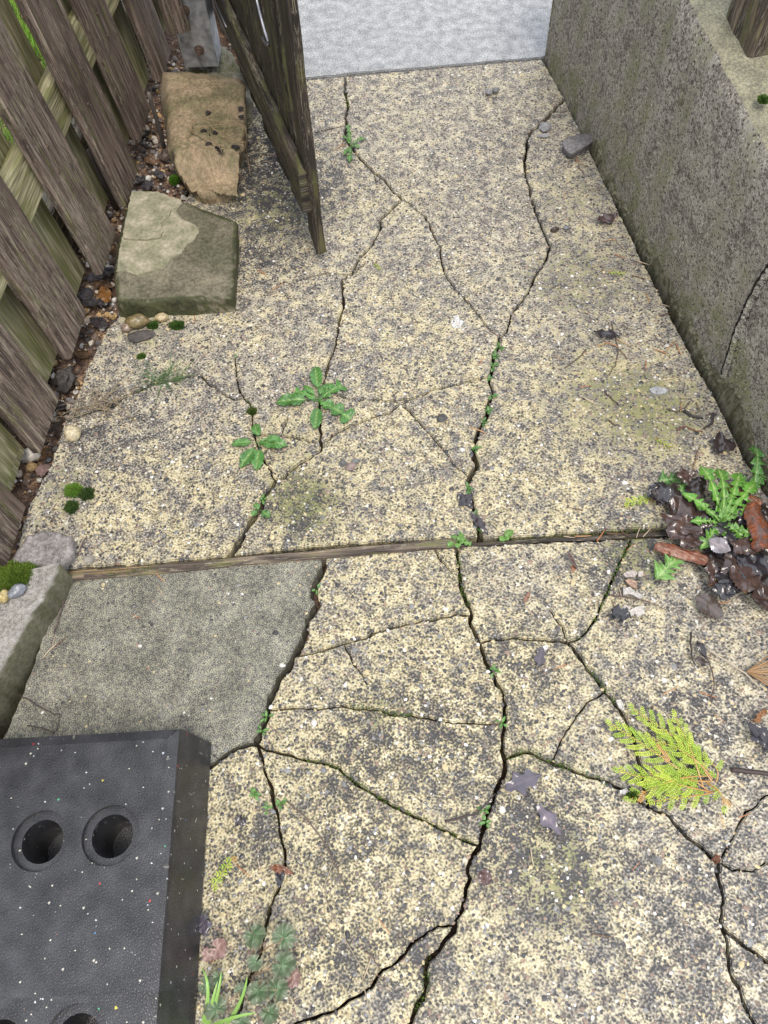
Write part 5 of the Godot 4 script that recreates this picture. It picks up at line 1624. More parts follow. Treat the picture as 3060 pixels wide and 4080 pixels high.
	moss(Vector3(-0.3742, 0, -1.0938), 0.014, 0.011, 0.004, "flat dark moss patch in front of the flagstone", Color(0.03, 0.07, 0.015), Color(0.08, 0.15, 0.03))
	moss(Vector3(-0.4195, 0, -1.0971), 0.01, 0.009, 0.004, "dark moss between the brown cobble and flagstone", Color(0.03, 0.07, 0.015), Color(0.08, 0.15, 0.03))
	moss(Vector3(-0.4339, 0, -1.0214), 0.007, 0.006, 0.003, "tiny moss dot on the slab below the slate chip", Color(0.04, 0.09, 0.015), Color(0.1, 0.18, 0.03))
	moss(Vector3(-0.4258, -0.04, -1.5645), 0.011, 0.013, 0.012, "green moss tuft at the left side of the tan stone", Color(0.05, 0.13, 0.015), Color(0.14, 0.27, 0.03))
	moss(Vector3(-0.2232, 0, -0.8796), 0.008, 0.007, 0.004, "dark moss tuft filling the crack above the rosette weed", Color(0.04, 0.07, 0.015), Color(0.1, 0.14, 0.03))
	moss(Vector3(-0.5648, 0.055, -0.5489), 0.036, 0.024, 0.014, "large brown-green moss mat on the kerb end", Color(0.06, 0.1, 0.015), Color(0.18, 0.26, 0.04), 0.2)
	moss(Vector3(0.64, 0.385, -1.06), 0.012, 0.02, 0.009, "bright moss tuft on the wall top in front of the post", Color(0.07, 0.16, 0.02), Color(0.18, 0.32, 0.05))
	moss(Vector3(0.597, 0.392, -1.105), 0.007, 0.009, 0.006, "dark moss tuft on the wall's top edge", Color(0.04, 0.08, 0.015), Color(0.09, 0.16, 0.03))
	moss(Vector3(0.3137, 0, -0.1981), 0.008, 0.004, 0.004, "moss tuft in the crack beside the cedar sprig", Color(0.04, 0.08, 0.015), Color(0.1, 0.16, 0.03))
	moss_seam(pl([-0.4429, -0.5738, -0.4227, -0.5775, -0.4008, -0.5786, -0.3788, -0.5797]), 0.01, "green moss strip along the near side of the lath", 0.0, 22.0)
	moss_seam(pl([0.2024, -0.6017, 0.2721, -0.6015, 0.3466, -0.6027, 0.4211, -0.6039]), 0.003, "dark moss under the upper slab's front edge", -0.008)
	moss_seam(pl([0.155, -0.2585, 0.1856, -0.2651, 0.2015, -0.2547, 0.2175, -0.2457, 0.2418, -0.2375, 0.2611, -0.2278, 0.2848, -0.2185]), 0.011, "thick moss in the curved crack left of the cedar sprig", -0.002, 18.0)
	moss_seam(pl([0.2874, -0.3787, 0.298, -0.362, 0.3079, -0.3428, 0.3178, -0.3246]), 0.009, "thick moss in the straight crack above the cedar sprig", -0.002, 16.0)
	moss_seam(pl([-0.148, -0.2775, -0.1285, -0.2701, -0.1072, -0.2658, -0.0834, -0.2563, -0.069, -0.2424, -0.0441, -0.2244, -0.0134, -0.204, 0.0249, -0.1847, 0.0571, -0.1678, 0.0941, -0.1486]), 0.004, "thin moss in the slanting crack below the grey slab", -0.004)
	moss_seam(pl([0.1135, -0.5715, 0.1137, -0.5503, 0.1128, -0.5264, 0.1146, -0.5074, 0.1223, -0.4915]), 0.006, "dark moss in the upper end of the lower slab's long crack", -0.003, 12.0)
	moss_seam(pl([0.0247, -0.0178, 0.0194, -0.008, 0.0196, 0.0054, 0.0194, 0.0152, 0.0142, 0.0246, 0.0039, 0.0352]), 0.009, "moss in the long crack near the front of the lower slab", -0.003, 14.0)
	moss_seam(pl([0.2798, -0.4258, 0.2983, -0.441, 0.3165, -0.4646, 0.3297, -0.4868, 0.3689, -0.5533, 0.386, -0.5768]), 0.004, "thin moss in the crack climbing to the rotten lath", -0.003)
	moss_seam(pl([-0.0651, -0.3414, -0.0312, -0.3361, -0.0004, -0.3263, 0.0213, -0.3244]), 0.007, "dark moss in the level crack across the lower slab", -0.002, 14.0)
	moss_seam(pl([-0.2392, -0.9117, -0.2279, -0.8974, -0.2234, -0.8837]), 0.006, "moss thread in the crack above the six-leaved rosette", -0.003, 10.0)
	moss_seam(pl([-0.4307, -0.9397, -0.4044, -0.9549, -0.3878, -0.958]), 0.006, "dark moss in the crack under the grass tuft", -0.003, 14.0)
	moss_seam(pl([-0.0371, -1.7939, -0.0345, -1.7689, -0.032, -1.7408]), 0.005, "moss in the far end of the crack beside the gate", -0.004, 10.0)
	# ground cover beside the block
	var gc := thing("ground_ivy", "low ground ivy with round scalloped leaves beside the black block", "weed", Vector3(-0.186, 0, -0.0189))
	var org := Vector3(-0.186, 0, -0.0189)
	for e in [[Vector3(-0.1901, 0.02, -0.0541), 0.0155, 0.4], [Vector3(-0.1538, 0.02, -0.0492), 0.0165, -0.4], [Vector3(-0.1542, 0.022, -0.0206), 0.0165, 0.2], [Vector3(-0.1832, 0.02, 0.0058), 0.0145, 0.9], [Vector3(-0.1611, 0.018, 0.0068), 0.015, -0.6], [Vector3(-0.1701, 0.018, 0.0293), 0.0125, 0.5], [Vector3(-0.1865, 0.026, -0.0246), 0.0105, 1.2], [Vector3(-0.2475, 0.02, -0.0031), 0.011, 0.2], [Vector3(-0.2337, 0.018, -0.0112), 0.009, 1.0], [Vector3(-0.2331, 0.02, 0.0225), 0.015, 2.0], [Vector3(-0.2036, 0.018, 0.0357), 0.012, 0.6], [Vector3(-0.2059, 0.012, 0.0048), 0.009, 2.6]]:
		part("leaf", round_leaf(e[0] - org, e[1], e[2] * 2.0, Vector2(rng.randf_range(-0.3, 0.3), rng.randf_range(-0.3, 0.3)), Color(0.07, 0.13, 0.055), Color(0.12, 0.13, 0.085), e[2] * 7.0), M.leaf, gc)
	for e in [[Vector3(-0.2375, 0.008, -0.042), 0.013, 0.3], [Vector3(-0.1448, 0.006, -0.0069), 0.012, 1.3], [Vector3(-0.2492, 0.006, -0.037), 0.009, 2.0]]:
		var lf := part("leaf", round_leaf(e[0] - org, e[1], e[2], Vector2(0.1, -0.1), Color(0.3, 0.18, 0.16), Color(0.22, 0.13, 0.12), e[2] * 9.0), M.leaf, gc)
		lf.set_meta("label", "faded pink leaf")
	for e in [[Vector3(-0.1901, 0.02, -0.0541), Vector3(-0.1939, 0, -0.0143)], [Vector3(-0.1545, 0.02, -0.0207), Vector3(-0.1944, 0, -0.0103)], [Vector3(-0.1611, 0.018, 0.0068), Vector3(-0.1971, 0, -0.007)], [Vector3(-0.2059, 0.012, 0.0048), Vector3(-0.2299, 0, 0.0232)], [Vector3(-0.1538, 0.02, -0.0492), Vector3(-0.1864, 0, -0.0341)]]:
		var st := begin()
		tube(st, [e[1] - org + Vector3(0, 0.003, 0), (e[0] + e[1]) * 0.5 - org + Vector3(0, 0.006, 0), e[0] - org], 0.0011, 0.0008, 5, Color(0.3, 0.2, 0.13))
		part("stalk", finish(st), M.dry, gc)
	var gb := thing("grass_clump", "pale green grass blades growing beside the ground ivy", "grass", Vector3(-0.2462, 0, 0.0344))
	var go := Vector3(-0.2462, 0, 0.0344)
	for e in [[Vector3(-0.2528, 0, 0.0365), Vector3(-0.231, 0.05, -0.0025), Vector3(-0.2509, 0.03, -0.0208)], [Vector3(-0.2235, 0, 0.0388), Vector3(-0.1943, 0.05, 0.0156), Vector3(-0.1902, 0.06, -0.0091)], [Vector3(-0.247, 0, 0.0391), Vector3(-0.228, 0.03, 0.0083), Vector3(-0.227, 0.03, -0.0157)], [Vector3(-0.2446, 0, 0.0416), Vector3(-0.2126, 0.03, 0.0301), Vector3(-0.1842, 0.03, 0.0282)], [Vector3(-0.2487, 0, 0.039), Vector3(-0.2364, 0.03, 0.015), Vector3(-0.231, 0.03, -0.0062)]]:
		var st := begin(true)
		var rows := []
		var cols := []
		for i in 10:
			var u := i / 9.0
			var p: Vector3 = e[0].lerp(e[1], u).lerp(e[1].lerp(e[2], u), u) - go
			var d: Vector3 = (e[2] - e[0]).cross(Vector3.UP).normalized()
			var w := 0.0022 * pow(1.0 - u, 0.5) + 0.0003
			rows.append(PackedVector3Array([p - d * w, p + Vector3(0, -0.0006, 0), p + d * w]))
			var c := Color(0.24, 0.42, 0.1)
			cols.append(PackedColorArray([c, c, c]))
		add_grid(st, rows, cols)
		part("blade", finish(st), M.leaf, gb)
	cedar()

func cedar():
	# fallen cypress sprig: flat sprays of scale leaves on a reddish stem
	var base := Vector3(0.4215, 0, -0.2081)
	var t := thing("cedar_sprig", "fallen yellow-green cypress sprig lying across a crack", "sprig", base)
	var limbs := [[Vector3(0.3389, 0, -0.314), 0.5], [Vector3(0.2979, 0, -0.2853), 0.6], [Vector3(0.3049, 0, -0.2403), 0.55], [Vector3(0.3106, 0, -0.1923), 0.5], [Vector3(0.3865, 0, -0.2968), 0.4], [Vector3(0.4146, 0, -0.266), 0.4], [Vector3(0.4199, 0, -0.2404), 0.28], [Vector3(0.3443, 0, -0.1804), 0.35], [Vector3(0.4203, 0, -0.1781), 0.22], [Vector3(0.3506, 0, -0.2695), 0.45], [Vector3(0.3327, 0, -0.2141), 0.4]]
	var k := 0
	for e in limbs:
		k += 1
		var d: Vector3 = e[0] - base
		d.y = 0
		var L := d.length()
		var dir := d.normalized()
		var s := Vector3(-dir.z, 0, dir.x)
		var st := begin(false)
		var lift := 0.004 + 0.0014 * (k % 6)
		var at := func(u: float):
			return dir * L * u + s * 0.012 * sin(u * 2.2 + k) * (1.0 if k % 2 else -1.0) + Vector3(0, lift * sin(PI * min(u * 1.2, 1.0)) + 0.003, 0)
		var stem := []
		for i in 9:
			stem.append(at.call(i / 8.0))
		tube(st, stem, 0.0013, 0.0005, 5, Color(0.4, 0.22, 0.07))
		var n := int(L / 0.0085)
		for i in n:
			var u: float = 0.16 + 0.84 * i / n
			var side := 1.0 if i % 2 else -1.0
			var p: Vector3 = at.call(u)
			var bl: float = e[1] * 0.042 * sin(PI * clampf(pow(u, 1.2) * 0.86 + 0.12, 0, 1)) + 0.006
			var bd := (dir * 0.82 + s * side * 0.62).normalized()
			twiglet(st, p, bd, s * side, bl, k * 100 + i)
		twiglet(st, at.call(1.0), dir, s, 0.012, k)
		part("spray", finish(st), M.leaf, t)
	# scraps of the same lying about
	var j := 0
	for e in [[Vector3(-0.2349, 0, -0.1326), 2.2, 0.02], [Vector3(0.4762, 0, -1.1657), 0.2, 0.014], [Vector3(0.419, 0, -0.655), 3.0, 0.022], [Vector3(0.4786, 0, -0.7649), 0.7, 0.014], [Vector3(0.0126, 0, -1.2204), 1.0, 0.01]]:
		j += 1
		var st := begin(false)
		var d := Vector3(cos(e[1]), 0, sin(e[1]))
		tube(st, [d * -e[2], Vector3(0, 0.003, 0), d * e[2]], 0.0009, 0.0005, 5, Color(0.3, 0.3, 0.06))
		for i in 9:
			var sd := 1.0 if i % 2 else -1.0
			var sv := Vector3(-d.z, 0, d.x) * sd
			twiglet(st, d * e[2] * (i / 4.0 - 1.0) + Vector3(0, 0.002, 0), (d * 0.7 + sv * 0.7).normalized(), sv, e[2] * 0.5, i)
		solo("cypress_scrap", finish(st), M.leaf, ["lime cypress scrap on yellow concrete beside the black block", "small green cypress scrap on the slab right of the winding crack", "dark green cypress scrap at the left edge of the leaf pile", "tiny green cypress scrap above the leaf pile", "tiny yellow-green cypress scrap beside the branching crack"][j - 1], "sprig", e[0] + Vector3(0, 0.001, 0))

func twiglet(st: SurfaceTool, p: Vector3, d: Vector3, s: Vector3, L: float, sd: int):
	var n := int(max(3, L / 0.0026))
	var side := Vector3(-d.z, 0, d.x)
	var c0 := Color(0.27, 0.4, 0.045).lerp(Color(0.44, 0.52, 0.07), fmod(sd * 0.37, 1.0))
	if sd % 41 == 0:
		c0 = Color(0.5, 0.3, 0.1)
	for i in n:
		var q := p + d * L * i / n + s * 0.0015 * sin(i * 0.5)
		var w := 0.0013 * (1.0 - 0.4 * i / n)
		var len := L / n * 1.25
		var a := q - side * w
		var b := q + side * w
		var tip := q + d * len
		var up := q + d * len * 0.5 + Vector3(0, 0.001, 0)
		var c := c0 * (0.85 + 0.3 * fmod(sd * 0.13 + i * 0.31, 1.0))
		c.a = 1.0
		tric(st, a, up, tip, c, c, c)
		tric(st, b, tip, up, c, c, c)
		tric(st, a, b, up, c, c, c)
		# side scales
		if i < n - 1 and L > 0.008:
			for g in [-1.0, 1.0]:
				var e: Vector3 = q + side * w * float(g) * 0.5
				var f: Vector3 = e + (d * 0.8 + side * float(g) * 0.75) * 0.0052 * (1.0 - 0.5 * i / n)
				var m: Vector3 = (e + f) * 0.5
				var nrm: Vector3 = (f - e).cross(Vector3.UP).normalized() * 0.001
				tric(st, e, m + nrm + Vector3(0, 0.0006, 0), f, c, c, c)
				tric(st, e, f, m - nrm + Vector3(0, 0.0006, 0), c, c, c)

# ---------------------------------------------------------------- litter
# crumpled wet leaf lying on the ground
func crumpled(length: float, width: float, sd: int, c: Color, crumple: float, lobes := 0) -> ArrayMesh:
	var rows := []
	var cols := []
	for i in 21:
		var t := i / 20.0
		var w := leaf_width(3, t, 0.0) * width * 0.5
		if lobes > 0:
			w *= 1.0 + 0.35 * sin(t * lobes * TAU + sd)
		var r := PackedVector3Array()
		var k := PackedColorArray()
		for j in 11:
			var x := (j - 5) / 5.0
			var p := Vector3((t - 0.5) * length, 0, x * w)
			var y := 0.0035 + crumple * (0.5 + noise.get_noise_3d(p.x * 34.0 + sd * 3.0, 0, p.z * 34.0)) + crumple * 0.22 * noise.get_noise_3d(p.x * 110.0 + sd, 9.0, p.z * 110.0)
			y += 0.35 * crumple * absf(sin((t * 9.0 - absf(x) * 2.2) * PI)) * 0.5
			y += crumple * 0.9 * x * x * noise.get_noise_2d(sd * 5.0, t * 2.0)
			p.y = max(y, 0.0006)
			r.append(p)
			var m := 1.0 + 0.5 * noise.get_noise_3d(p.x * 70.0, sd, p.z * 70.0)
			k.append(Color(c.r * m, c.g * m, c.b * m) if absf(x) > 0.05 else Color(c.r * 1.5, c.g * 1.4, c.b * 1.3))
		rows.append(r)
		cols.append(k)
	return grid_mesh(rows, cols, false, true, true)

func dead_leaf(at: Vector3, length: float, width: float, turn: float, sd: int, label: String, c := Color(0.035, 0.024, 0.02), crumple := 0.006, group := "", lobes := 0, tip := Vector2.ZERO, m: Material = null):
	var o := solo("dead_leaf", crumpled(length, width, sd, c, crumple, lobes), m if m else M.wet_leaf, label, "leaf", at, group)
	o.rotation = Vector3(tip.x, -turn, tip.y)
	return o

func twig(pts: Array, r0: float, r1: float, label: String, c := Color(0.09, 0.06, 0.045), group := ""):
	var st := begin()
	var q := []
	for i in pts.size() - 1:
		for k in 4:
			var p: Vector3 = pts[i].lerp(pts[i + 1], k / 4.0)
			p += Vector3(noise.get_noise_2d(p.x * 90.0, p.z * 90.0), 0, noise.get_noise_2d(p.z * 90.0 + 30.0, p.x * 90.0)) * 0.0025
			q.append(p - pts[0] + Vector3(0, r0, 0))
	q.append(pts[-1] - pts[0] + Vector3(0, r1, 0))
	tube(st, q, r0, r1, 6, c)
	return solo("twig", finish(st), M.dry, label, "twig", pts[0], group)

func bark(a: Vector3, b: Vector3, w: float, sd: int, label: String, ca: Color, cb: Color, arch := 0.5):
	var d := b - a
	var L := d.length()
	var rows := []
	var cols := []
	for layer in [1.0, 0.0]:
		var n := 26
		for i in n + 1:
			var t := float(i) / n
			if layer == 0.0:
				t = 1.0 - t
			var r := PackedVector3Array()
			var k := PackedColorArray()
			var ww := w * (0.85 + 0.16 * noise.get_noise_2d(t * 2.0, sd * 7.0) + 0.12 * noise.get_noise_2d(t * 14.0, sd * 7.0)) * (1.0 if t > 0.06 and t < 0.94 else 0.7)
			for j in 9:
				var x := (j - 4) / 4.0
				var y: float = arch * w * (1.0 - x * x) * 0.35 + layer * 0.004 + 0.0022 * noise.get_noise_3d(t * 5.0, x * 9.0, sd * 3.0 + layer)
				r.append(Vector3(t * L, y, x * ww * 0.5 + 0.004 * noise.get_noise_2d(t * 3.0, sd)))
				var m := clampf(0.5 + noise.get_noise_3d(t * 5.0, x * 5.0, sd) * 1.9, 0, 1)
				k.append(ca.lerp(cb, m))
			rows.append(r)
			cols.append(k)
	rows.append(rows[0])
	cols.append(cols[0])
	var o := solo("bark_piece", grid_mesh(rows, cols, false, false, true), M.bark, label, "bark", a)
	o.rotation = Vector3(0, atan2(-d.z, d.x), atan2(d.y, Vector2(d.x, d.z).length()))
	return o

func crust(p: PackedVector2Array, label: String, c: Color, sd: int, called := "paint_flake", cat := "flake"):
	var m := std(0.75)
	m.albedo_color = c
	m.albedo_texture = M.grain_tex
	triplanar(m, 0.2)
	return solo(called, plate_mesh(p, 0.0005, 0.0014, sd), m, label, cat)

func build_litter():
	# gravel and crumbs of the bed under the fence
	var g := RandomNumberGenerator.new()
	g.seed = 55
	var xf: Array[Transform3D] = []
	var tc: Array[Color] = []
	for i in 5200:
		var z := g.randf_range(-2.1, -0.5)
		var x: float = lerp(-0.74, -0.42, g.randf()) + (z + 1.3) * -0.12
		var s := 0.0022 + 0.0075 * pow(g.randf(), 3.0)
		xf.append(Transform3D(Basis(Vector3(g.randf() - 0.5, 1, g.randf() - 0.5).normalized(), g.randf() * TAU) * Basis.from_scale(Vector3(s, s * 0.65, s * 0.85)), Vector3(x, -0.05 + g.randf_range(-0.003, 0.006), z)))
		var q := g.randf()
		var c := Color(0.2, 0.15, 0.12)
		if q < 0.2:
			c = Color(0.46, 0.31, 0.15)
		elif q < 0.36:
			c = Color(0.55, 0.48, 0.4)
		elif q < 0.45:
			c = Color(0.68, 0.65, 0.6)
		elif q < 0.68:
			c = Color(0.085, 0.07, 0.065)
		elif q < 0.8:
			c = Color(0.22, 0.2, 0.2)
		tc.append(c * g.randf_range(0.75, 1.2))
	var mm := MultiMesh.new()
	mm.transform_format = MultiMesh.TRANSFORM_3D
	mm.use_colors = true
	mm.mesh = pebble_mesh(Vector3.ONE, 6, 0.3, Color.WHITE, Color.WHITE, 5, 10)
	mm.instance_count = xf.size()
	for i in xf.size():
		mm.set_instance_transform(i, xf[i])
		mm.set_instance_color(i, tc[i])
	var mi := MultiMeshInstance3D.new()
	mi.name = "bed_gravel"
	mi.multimesh = mm
	mi.material_override = M.agg
	add_child(mi)
	tag(mi, "gravel and crumbs on the soil bed under the fence", "gravel")
	mi.set_meta("kind", "stuff")
	# dead ribbed leaves on the bed
	var lp := [Vector3(-0.5748, -0.04, -1.3313), Vector3(-0.5452, -0.04, -1.2491), Vector3(-0.5623, -0.04, -1.1992), Vector3(-0.5418, -0.04, -1.1481), Vector3(-0.5708, -0.04, -1.126), Vector3(-0.5672, -0.04, -1.0666), Vector3(-0.5751, -0.04, -1.2256), Vector3(-0.5521, -0.04, -0.8099), Vector3(-0.581, -0.04, -0.8923), Vector3(-0.4823, -0.04, -1.6361), Vector3(-0.462, -0.04, -1.5864), Vector3(-0.5077, -0.04, -1.5745), Vector3(-0.5293, -0.04, -1.3831), Vector3(-0.5993, -0.04, -0.8377), Vector3(-0.5404, -0.04, -1.2882), Vector3(-0.5629, -0.04, -1.2767), Vector3(-0.4518, -0.04, -1.6498), Vector3(-0.596, -0.04, -1.0803), Vector3(-0.4844, -0.04, -1.5492), Vector3(-0.5891, -0.04, -0.9455)]
	var kk := 0
	for p in lp:
		kk += 1
		var c := [Color(0.06, 0.05, 0.055), Color(0.1, 0.07, 0.055), Color(0.16, 0.09, 0.045), Color(0.08, 0.075, 0.085)][kk % 4] as Color
		dead_leaf(p, g.randf_range(0.035, 0.055), g.randf_range(0.018, 0.028), g.randf() * TAU, kk, "small ribbed dead leaf among others on the soil under the fence", c, 0.005, "dead leaves on the soil bed", 0, Vector2(g.randf_range(-0.3, 0.3), g.randf_range(-0.3, 0.3)), M.bark)
	dead_leaf(Vector3(-0.5368, -0.035, -1.2178), 0.05, 0.026, 1.2, 77, "orange-brown ribbed dead leaf beside the flagstone's left edge", Color(0.3, 0.14, 0.035), 0.006, "", 0, Vector2.ZERO, M.bark)
	# wet dark leaves lying singly on the slabs
	dead_leaf(Vector3(0.4866, 0, -1.3145), 0.045, 0.026, -0.3, 1, "wet purple-brown leaf with torn edge beside the wall below the rubble", Color(0.07, 0.045, 0.045), 0.008, "", 2)
	dead_leaf(Vector3(0.4292, 0, -1.0097), 0.055, 0.018, 0.25, 2, "narrow wet black leaf on the slab among pine needles", Color(0.03, 0.026, 0.03), 0.006, "", 3)
	dead_leaf(Vector3(0.5765, 0, -0.7526), 0.045, 0.038, 0.3, 3, "wet black lobed leaf close to the wall above the leaf pile", Color(0.035, 0.026, 0.026), 0.008, "", 2)
	dead_leaf(Vector3(0.4826, 0, -0.4623), 0.05, 0.034, 0.9, 4, "smooth brown pointed leaf lying alone below the leaf pile", Color(0.075, 0.058, 0.05), 0.005)
	dead_leaf(Vector3(0.3461, 0, -0.4576), 0.03, 0.024, 0.5, 5, "black crumpled leaf beside the white flakes", Color(0.022, 0.022, 0.025), 0.007, "", 2)
	dead_leaf(Vector3(0.2176, 0, -0.3976), 0.032, 0.015, 1.9, 6, "flat dark purple leaf scrap right of the lower slab's long crack", Color(0.07, 0.06, 0.075), 0.003, "", 2)
	dead_leaf(Vector3(0.1696, 0, -0.2228), 0.055, 0.026, -0.3, 7, "flattened dark purple leaf where the moss crack starts", Color(0.08, 0.07, 0.09), 0.004, "", 3)
	dead_leaf(Vector3(0.1963, 0, -0.1722), 0.048, 0.018, 1.0, 8, "long flattened purple leaf on the slab below the moss crack", Color(0.11, 0.09, 0.115), 0.003, "", 2)
	dead_leaf(Vector3(0.1036, 0, -0.1066), 0.022, 0.019, -1.4, 9, "small folded brown leaf beside the lower slab's long crack", Color(0.09, 0.05, 0.045), 0.007)
	dead_leaf(Vector3(-0.2154, 0, -0.1914), 0.018, 0.014, 0.4, 10, "tiny black crumpled leaf near the black block", Color(0.03, 0.024, 0.028), 0.005, "", 2)
	dead_leaf(Vector3(-0.1588, 0, -0.1287), 0.034, 0.01, 0.3, 11, "rust-brown curled leaf stuck in the left crack", Color(0.16, 0.06, 0.025), 0.008)
	dead_leaf(Vector3(-0.1611, 0, -0.12), 0.026, 0.012, 1.7, 12, "black leaf jammed in the left crack under the rust-brown one", Color(0.025, 0.022, 0.025), 0.006)
	dead_leaf(Vector3(-0.2571, 0, -0.0686), 0.026, 0.018, 1.3, 13, "dark purple leaf against the black block's side", Color(0.07, 0.06, 0.08), 0.005, "", 2)
	dead_leaf(Vector3(0.1342, 0, -0.6707), 0.036, 0.022, 0.9, 14, "black wet leaf in the crack above the lath", Color(0.03, 0.026, 0.03), 0.006, "", 2)
	dead_leaf(Vector3(0.153, 0, -0.626), 0.05, 0.013, 1.1, 15, "narrow black leaf wedged in the crack just above the lath", Color(0.035, 0.028, 0.03), 0.006, "", 0)
	dead_leaf(Vector3(0.5069, 0, -0.2609), 0.06, 0.022, 1.0, 16, "long wet black leaf at the right beyond the sprig", Color(0.025, 0.022, 0.028), 0.008, "", 2)
	dead_leaf(Vector3(0.4534, 0, -0.394), 0.032, 0.01, 1.4, 17, "curled black seed husk on the slab right of the moss crack", Color(0.03, 0.025, 0.025), 0.007)
	dead_leaf(Vector3(0.4513, 0, -0.377), 0.022, 0.01, 0.4, 18, "stubby dark curl below the black seed husk", Color(0.05, 0.038, 0.035), 0.006)
	dead_leaf(Vector3(0.2898, 0, -0.5508), 0.036, 0.008, 1.3, 19, "thin brown leaf strip below the rotten lath", Color(0.08, 0.05, 0.04), 0.004)
	dead_leaf(Vector3(0.2903, 0, -0.5403), 0.02, 0.007, -1.3, 20, "rust-red bark sliver under the thin brown leaf strip", Color(0.22, 0.09, 0.04), 0.003)
	dead_leaf(Vector3(0.2116, 0, -0.4946), 0.024, 0.007, -1.0, 21, "rust-red bark sliver near the grey end of the slab", Color(0.2, 0.1, 0.06), 0.003)
	# leaf pile against the wall
	var pile := [[1440, 1080, 0.07, 0.05, 0.3], [1475, 1110, 0.075, 0.045, 0.7], [1420, 1075, 0.05, 0.04, 1.2], [1460, 1150, 0.06, 0.05, 2.2], [1490, 1150, 0.055, 0.045, 0.9], [1520, 1160, 0.06, 0.04, 0.2], [1560, 1190, 0.07, 0.04, -0.1], [1600, 1190, 0.06, 0.04, 0.5], [1540, 1220, 0.065, 0.035, 0.1], [1580, 1230, 0.07, 0.035, -0.4], [1620, 1230, 0.06, 0.045, 0.6], [1600, 1265, 0.065, 0.05, 0.9], [1640, 1260, 0.07, 0.05, 0.4], [1650, 1300, 0.06, 0.04, 0.2], [1570, 1262, 0.05, 0.045, 2.0], [1525, 1245, 0.05, 0.016, 1.7], [1500, 1060, 0.05, 0.03, -0.5], [1560, 1090, 0.06, 0.04, 0.6], [1600, 1120, 0.06, 0.045, 1.0], [1640, 1150, 0.055, 0.04, 0.2], [1630, 1105, 0.06, 0.035, 0.8], [1510, 1115, 0.05, 0.035, 1.5], [1540, 1145, 0.06, 0.04, 2.6], [1480, 1185, 0.045, 0.03, 0.4], [1655, 1195, 0.06, 0.04, 1.2], [1590, 1155, 0.05, 0.035, 0.2], [1560, 1285, 0.05, 0.03, 0.1], [1470, 1042, 0.04, 0.026, -0.2]]
	var spots := [Vector3(0.4619, 0, -0.654), Vector3(0.482, 0, -0.6266), Vector3(0.4479, 0, -0.6593), Vector3(0.4633, 0, -0.5937), Vector3(0.4852, 0, -0.5923), Vector3(0.505, 0, -0.5827), Vector3(0.5278, 0, -0.5565), Vector3(0.5565, 0, -0.5547), Vector3(0.5074, 0, -0.5334), Vector3(0.5338, 0, -0.5238), Vector3(0.5621, 0, -0.522), Vector3(0.5407, 0, -0.4957), Vector3(0.5698, 0, -0.4979), Vector3(0.5682, 0, -0.4671), Vector3(0.5203, 0, -0.4993), Vector3(0.4919, 0, -0.5144), Vector3(0.5108, 0, -0.6686), Vector3(0.5491, 0, -0.6397), Vector3(0.5719, 0, -0.6123), Vector3(0.5942, 0, -0.5855), Vector3(0.5973, 0, -0.6236), Vector3(0.5068, 0, -0.6207), Vector3(0.5226, 0, -0.5942), Vector3(0.4712, 0, -0.5641), Vector3(0.5947, 0, -0.5482), Vector3(0.5568, 0, -0.5836), Vector3(0.5087, 0, -0.4822), Vector3(0.492, 0, -0.686)]
	for i in spots.size():
		var e = pile[i]
		var c := [Color(0.032, 0.024, 0.022), Color(0.05, 0.032, 0.028), Color(0.024, 0.022, 0.026), Color(0.065, 0.04, 0.034)][i % 4] as Color
		dead_leaf(spots[i] + Vector3(0, 0.002 + 0.004 * (i % 4), 0), e[2] * 0.85, e[3], e[4], 100 + i, "wet dark brown leaf among others in the pile by the wall", c, 0.01, "wet leaves in the pile", 2 if i % 3 == 0 else 0, Vector2(g.randf_range(-0.15, 0.15), g.randf_range(-0.15, 0.15)))
	dead_leaf(Vector3(0.5136, 0.022, -0.5525), 0.036, 0.028, 0.5, 140, "pale grey underside of a leaf lying on the dark pile", Color(0.24, 0.22, 0.24), 0.004)
	bark(Vector3(0.4222, 0.006, -0.5681), Vector3(0.497, 0.014, -0.5327), 0.022, 1, "red-brown bark strip under the broad dandelion leaf", Color(0.3, 0.08, 0.03), Color(0.4, 0.22, 0.16))
	bark(Vector3(0.5827, 0.02, -0.6241), Vector3(0.575, 0.03, -0.5366), 0.034, 2, "thick red-orange bark slab standing beside the dandelion", Color(0.36, 0.1, 0.03), Color(0.2, 0.13, 0.12), 0.7)
	bark(Vector3(0.5592, 0.012, -0.6652), Vector3(0.6001, 0.02, -0.6229), 0.016, 3, "orange bark strip behind the dandelion against the wall", Color(0.45, 0.17, 0.06), Color(0.3, 0.16, 0.12))
	bark(Vector3(0.4912, 0.004, -0.5024), Vector3(0.514, 0.006, -0.4938), 0.014, 4, "small orange bark crumb beside the leaf pile", Color(0.42, 0.18, 0.06), Color(0.3, 0.14, 0.07))
	bark(Vector3(0.5361, 0.012, -0.479), Vector3(0.547, 0.016, -0.4934), 0.008, 5, "bright orange bark splinter on the dark leaves", Color(0.6, 0.3, 0.08), Color(0.5, 0.24, 0.08))
	bark(Vector3(0.403, 0, -0.1168), Vector3(0.4085, 0, -0.1099), 0.012, 6, "rusty bark chip in the crack by the lower right", Color(0.36, 0.16, 0.1), Color(0.24, 0.12, 0.08))
	bark(Vector3(0.5044, 0, -0.287), Vector3(0.5231, 0, -0.3024), 0.008, 7, "orange forked bark splinter at the right beyond the sprig", Color(0.55, 0.27, 0.12), Color(0.4, 0.2, 0.1))
	# brown needle bunch at the right edge
	var nb := thing("needle_bunch", "brown fan of dry needles at the right above the twig", "needles", Vector3(0.5123, 0, -0.3595))
	var nbo := Vector3(0.5123, 0, -0.3595)
